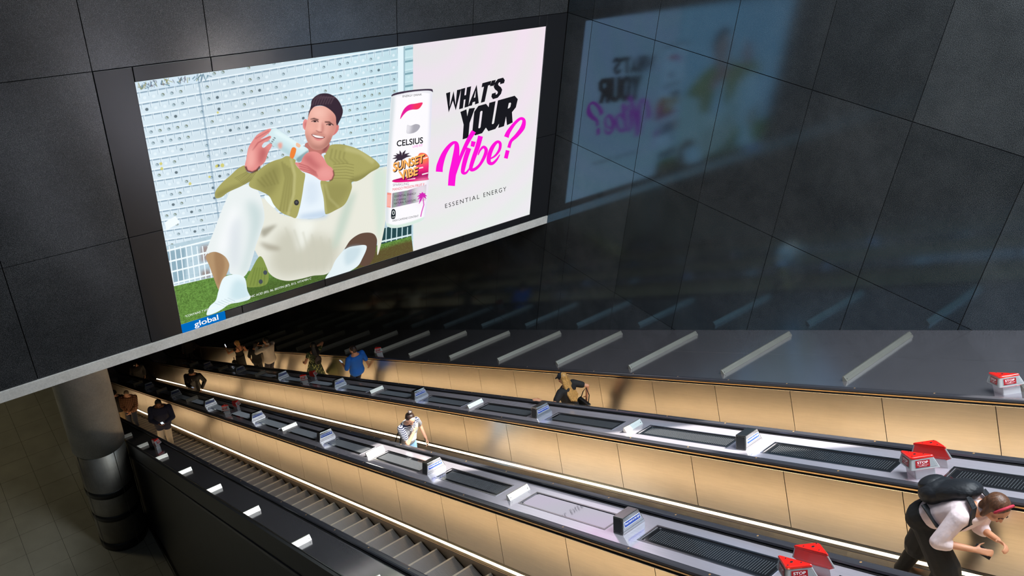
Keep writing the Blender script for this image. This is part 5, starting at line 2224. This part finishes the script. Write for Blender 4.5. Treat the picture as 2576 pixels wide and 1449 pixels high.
# --- middle escalator: man in black with cap reading a phone
f = Figure('black', 'person in a black jacket and black hat reading a phone', (-22.75, 5.96, -18.851), UP - 0.5, 1.76, head=(24, 0, 0),
           rh=(0.01, 0.20, 0.665), rpole=(0.8, -0.7, -0.5), lh=(-0.16, 0.10, 0.56), lpole=(-0.8, -0.8, -0.2), rpalm=(-0.2, -0.3, 1), lpalm=(0.6, 0, 0.6), build=1.10)
f.skin(SK['mid'])
f.face_parts()
f.hair(HR['black'])
f.hat(black_c, 'beanie')
jk = f.top('jacket', cloth('black nylon jacket', (9, 9, 11), 0.5, 0.6), 1.92, 0.018, (0.48, 0.835), 0.018, collar=True)
mb = MB()
mb.prism([f.T((x, 0.105, z)) for x, z in ((-0.003, 0.70), (0.003, 0.70), (0.003, 0.80), (-0.003, 0.80))], (0, 0.012, 0))
mb.build('zip', M['bright_trim'], jk)
f.trousers(black_c)
f.shoes(shoe_b)
c_, d_, p_ = at_hand(f, 0, 0.08, 0.028)
phone('phone held by the person in the flat black cap', c_, d_, p_, 0.25)

# --- middle escalator bottom: cap with letters
f = Figure('cap', 'person in black with a lettered dark cap, partly under the wall edge', (-30.78, 5.80, -23.470), UP - 0.15, 1.72, head=(30, -18, 8), build=1.1)
f.skin(SK['mid'])
f.face_parts()
f.hair(HR['black'])
cp = f.hat(black_c, 'cap')
mb = MB()
Hh = f.H / 1.72
q0 = f.hc + f.RH @ (Vector((-0.03, 0.100, 0.065)) * Hh)
flat_text(mb, 'IE', q0, f.RH @ Vector((0.06, 0, 0)), f.RH @ Vector((0, -0.018, 0.042)), offset=0.02)
mb.build('lettering', M['white'], cp)
f.top('coat', black_c, 1.9, 0.02, (0.48, 0.835), 0.02)
f.trousers(black_c)
f.shoes(shoe_b)

# --- nearest escalator: navy jacket, phone in both hands
f = Figure('navy', 'person in a navy jacket and pale trousers looking at a lit phone', (-18.75, 3.88, -16.542), UP - 0.35, 1.84, head=(27, 0, 0),
           rh=(0.035, 0.20, 0.66), rpole=(1, -0.6, -0.5), lh=(-0.065, 0.21, 0.665), lpole=(-1, -0.6, -0.3), rpalm=(-0.6, 0, 0.8), lpalm=(0.6, 0, 0.8), build=1.13, curl=40)
f.skin(SK['brown'])
f.face_parts((16, 12, 10), (120, 62, 56))
f.hair(HR['black'])
f.top('jacket', navy, 1.88, 0.018, (0.455, 0.835), 0.018, collar=True)
mb = MB()
f.torso(mb, 0.034, (0.455, 0.62))
for h, K, A, s in f.legs:
    capsule(mb, h, h + (K - h) * 0.35, 0.115, 0.115)
f.finish(mb, 'jacket_skirt', navy)
f.trousers(cloth('pale trousers', (176, 166, 150), 0.9), 0.014, 0.015)
f.shoes(shoe_b)
c_, d_, p_ = at_hand(f, 0, 0.085, 0.03)
phone('lit phone held by the person in the navy jacket', c_ + Vector((0, 0.04, 0.0)), Vector((1, 0.1, 0.1)), Vector((-0.45, 0, 1)), 1.2)

# --- nearest escalator: plaid shirt and beanie beside the column
f = Figure('plaid', 'older person with grey hair in a brown plaid shirt on the nearest escalator', (-23.15, 3.90, -19.082), UP - 0.45, 1.72, head=(22, 0, 0),
           rh=(0.02, 0.19, 0.605), lh=(-0.05, 0.20, 0.605), rpole=(1, -0.7, -0.3), lpole=(-1, -0.7, -0.3), rpalm=(-1, 0, 0.2), lpalm=(1, 0, 0.2), build=1.12)
f.skin(SK['pale'])
f.face_parts((130, 116, 100), (170, 96, 90))
f.hair(HR['grey'])
f.top('plaid_shirt', plaid_mat(), 1.85, 0.018, (0.46, 0.835), 0.018)
f.trousers(cloth('dark jeans', (34, 42, 62), 0.9))
f.shoes(shoe_b)
f = Figure('beanie', 'person in a black beanie half hidden by the column', (-23.95, 3.66, -19.544), UP - 0.4, 1.76, head=(16, 0, 0), build=1.0)
f.skin(SK['pale'])
f.face_parts()
f.hair(HR['black'])
f.hat(black_c, 'beanie')
f.top('hooded_top', cloth('dark hooded top', (26, 24, 24), 0.9), 1.9, 0.02, (0.46, 0.835), 0.02, collar=True)
f.trousers(cloth('tan trousers', (150, 132, 104), 0.9))
f.shoes(shoe_b)

# --- wall escalator, going down: man in the blue T-shirt, from behind
f = Figure('blue', 'person in a bright blue T-shirt seen from behind', (-15.94, 8.62, -14.925), DOWN + 0.22, 1.80, turn=-8, side=-4, head=(14, 22, 0),
           rh=(0.225, -0.02, 0.49), rpole=(0.15, -1, 0), lh=(-0.15, 0.17, 0.62), lpole=(-0.35, -0.8, -0.7), rpalm=(-0.4, 0.8, 0), lpalm=(0.4, 0.2, 0.8), feet=((0.1, -0.1, 0.0), (-0.1, 0.3, -0.231)), drop=0.03, build=1.13, curl=30)
f.skin(SK['mid'])
f.face_parts()
f.hair(HR['dark'])
f.top('blue_shirt', cloth('bright blue jersey', (0, 92, 190), 0.8, 0.4), 0.95, 0.015, (0.455, 0.835), 0.018)
f.trousers(cloth('dark shorts', (30, 32, 40), 0.9))
f.shoes(shoe_w)
c_, d_, p_ = at_hand(f, 1, 0.08, 0.03)
phone('phone in the left hand of the person in the blue T-shirt', c_, d_, p_, 0.5)

# floral dress, small rucksack, hand raised to the ear
f = Figure('floral', 'person with long dark hair in a leaf patterned dress on the wall escalator', (-18.75, 8.64, -16.542), DOWN + 0.1, 1.78, side=2, head=(10, 0, 0),
           rh=(0.115, 0.05, 0.86), rpole=(1, -0.2, -0.8), lh=(-0.17, 0.08, 0.60), lpole=(-0.8, -0.9, -0.2), build=0.98)
f.skin(SK['mid'])
f.hair(HR['black'], 'long', 0.26)
fl = floral_mat()
f.top('dress', fl, 0.35, 0.012, (0.55, 0.82))
f.skirt(fl, 0.24, 1.9)
f.shoes(shoe_b)
ruck = tag(empty('small_rucksack', world_of(f, f.T((0.02, -0.05, 0.68)))), 'small grey and black rucksack on the back of the dress wearer', 'backpack')
ruck.rotation_euler.z = f.root.rotation_euler.z
mb = MB()
ellipsoid(mb, (0, -0.075, -0.02), (0.12, 0.07, 0.17), None, 18, 12)
mb.build('bag_body', cloth('grey black nylon', (52, 44, 48), 0.6), ruck, smooth=True)
mb = MB()
ellipsoid(mb, (0, -0.125, -0.07), (0.085, 0.035, 0.09), None, 16, 10)
mb.build('front_pocket', black_c, ruck, smooth=True)
for s in (-1, 1):
    mb = MB()
    mb.tube([(s * 0.07, -0.03, 0.12), (s * 0.085, 0.05, 0.19), (s * 0.09, 0.125, 0.10), (s * 0.1, 0.11, -0.05), (s * 0.1, -0.02, -0.13)], 0.013, 6)
    mb.build('shoulder_strap', black_c, ruck)

# couple: white shirt, dark clothes; blonde in black dress
f = Figure('white', 'person in an untucked white shirt beside a companion in black', (-22.35, 8.60, -18.620), DOWN + 0.35, 1.95, lean=4, head=(6, 22, 0), side=0,
           rh=(0.03, 0.22, 0.72), lh=(-0.06, 0.24, 0.74), rpole=(1, -0.4, -0.6), lpole=(-1, -0.4, -0.6), build=1.04)
f.skin(SK['mid'])
f.face_parts()
f.hair(HR['black'])
f.top('white_shirt', cloth('white linen', (214, 206, 198), 0.85, 0.6), 1.75, 0.016, (0.48, 0.835), 0.020, collar=True)
f.trousers(cloth('charcoal trousers', (44, 44, 56), 0.85), 0.016, 0.012)
f.shoes(shoe_b)
f = Figure('dark', 'person in dark clothes with head bowed beside the white shirt', (-23.55, 8.55, -19.313), DOWN - 0.9, 1.74, head=(38, 10, 0), rh=(0.06, 0.2, 0.66), rpole=(1, -0.5, -0.4), build=1.0)
f.skin(SK['mid'])
f.face_parts()
f.hair(HR['dark'], 'bob')
f.top('black_top', black_c, 1.2, 0.016, (0.48, 0.835), 0.012)
f.trousers(black_c)
f.shoes(shoe_b)
f = Figure('blonde', 'blonde person in a black dress with bare shoulders holding up a glowing phone', (-25.55, 8.62, -20.468), DOWN + 0.3, 1.78, head=(20, 28, 0),
           lh=(-0.17, 0.23, 0.79), lpole=(-0.8, 0, -1), rh=(0.13, 0.12, 0.60), build=0.96)
f.skin(SK['mid'])
f.hair(HR['blonde'], 'bob')
f.top('black_dress', black_c, 0.05, 0.012, (0.50, 0.765))
f.skirt(black_c, 0.28, 1.25)
mb = MB()
for s in (-1, 1):
    mb.tube([f.T((s * 0.055, 0.07, 0.76)), f.T((s * 0.055, 0.03, 0.84)), f.T((s * 0.05, -0.045, 0.83)), f.T((s * 0.03, -0.066, 0.76))], 0.012, 6)
    o = mb.build('shoulder_strap', black_c, f.root)
    mb = MB()
f.shoes(shoe_b)
c_, d_, p_ = at_hand(f, 1, 0.09, 0.03)
phone('glowing phone held up by the blonde person', c_, d_, -p_, 4.0)
hb = tag(empty('handbag', world_of(f, (-0.26, 0.05, 0.80))), 'black handbag hanging from the arm of the blonde person', 'bag')
mb = MB()
ellipsoid(mb, (0, 0, 0), (0.13, 0.10, 0.13), None, 16, 12)
mb.build('bag_body', black_c, hb, smooth=True)
mb = MB()
mb.tube([(-0.06, 0, 0.10), (-0.02, 0, 0.26), (0.05, 0, 0.27), (0.06, 0, 0.10)], 0.01, 6)
mb.build('handle', black_c, hb)

# blonde in a dark cap, walking down beside the handrail
f = Figure('cap2', 'person with long blonde hair and dark cap, hand on the rail', (-7.37, 8.32, -10.075), DOWN + 0.12, 1.60, lean=16, side=-6, head=(16, 12, 0),
           lh=(-0.385, 0.13, 0.728), lpole=(-0.3, -0.7, -0.6), rh=(0.20, -0.06, 0.60), rpole=(0.8, -1, 0.0), lpalm=(0.2, 0, -1), feet=((0.1, -0.08, 0.0), (-0.1, 0.32, -0.231)), drop=0.05, build=0.96, curl=25, voxel=0.010)
f.skin(SK['mid'])
f.hair(HR['blonde'], 'long', 0.44, 0.004)
f.hat(cloth('dark navy cap', (16, 22, 34), 0.8), 'cap')
f.top('black_top', cloth('black top with pale flecks', (18, 18, 20), 0.8), 0.62, 0.016, (0.50, 0.835), 0.012)
f.trousers(black_c, 0.010)
f.shoes(shoe_b)
tote = tag(empty('tote_bag', world_of(f, (0.24, -0.10, 0.78))), 'black tote bag at the side of the long blonde haired person', 'bag')
tote.rotation_euler = (R_(8), R_(0), f.root.rotation_euler.z)
mb = MB()
mb.loft([[(x * k, y * k2, z) for x, y in ((-0.055, -0.15), (0.055, -0.15), (0.055, 0.15), (-0.055, 0.15))] for z, k, k2 in ((-0.24, 0.9, 1.0), (-0.10, 1.0, 1.0), (0.12, 0.7, 0.85))])
mb.build('bag_body', cloth('black leather', (16, 16, 16), 0.45, 0.2), tote, bevel=0.015)
mb = MB()
mb.tube([(0, -0.09, 0.12), (-0.03, -0.07, 0.34), (-0.10, 0.0, 0.52), (-0.07, 0.05, 0.36), (0, 0.09, 0.12)], 0.009, 6)
mb.build('handle', black_c, tote)

# two figures far down, cut off by the wall
f = Figure('far1', 'person in black trousers and coat cut off by the wall above', (-33.0, 8.70, -24.625), DOWN, 1.80, build=1.1)
f.skin(SK['mid'])
f.hair(HR['black'])
f.top('coat', black_c, 1.9, 0.024, (0.42, 0.835), 0.03)
f.trousers(black_c)
f.shoes(shoe_b)
f = Figure('far2', 'person in a pale coat cut off by the wall above', (-35.3, 8.50, ZL), DOWN, 1.75)
f.skin(SK['mid'])
f.hair(HR['brown'])
f.top('coat', cloth('pale coat', (150, 130, 84), 0.9), 1.9, 0.024, (0.42, 0.835), 0.03)
f.trousers(cloth('grey trousers', (90, 84, 76), 0.9))
f.shoes(shoe_b)

# freeze the fused bodies and garments into plain meshes
bpy.context.view_layer.update()
dg = bpy.context.evaluated_depsgraph_get()
made = []
for o in PENDING:
    me = bpy.data.meshes.new_from_object(o.evaluated_get(dg))
    made.append((o, me))
for o, me in made:
    old = o.data
    o.modifiers.clear()
    o.data = me
    me.name = o.name
    bpy.data.meshes.remove(old)
    for p in me.polygons:
        p.use_smooth = True
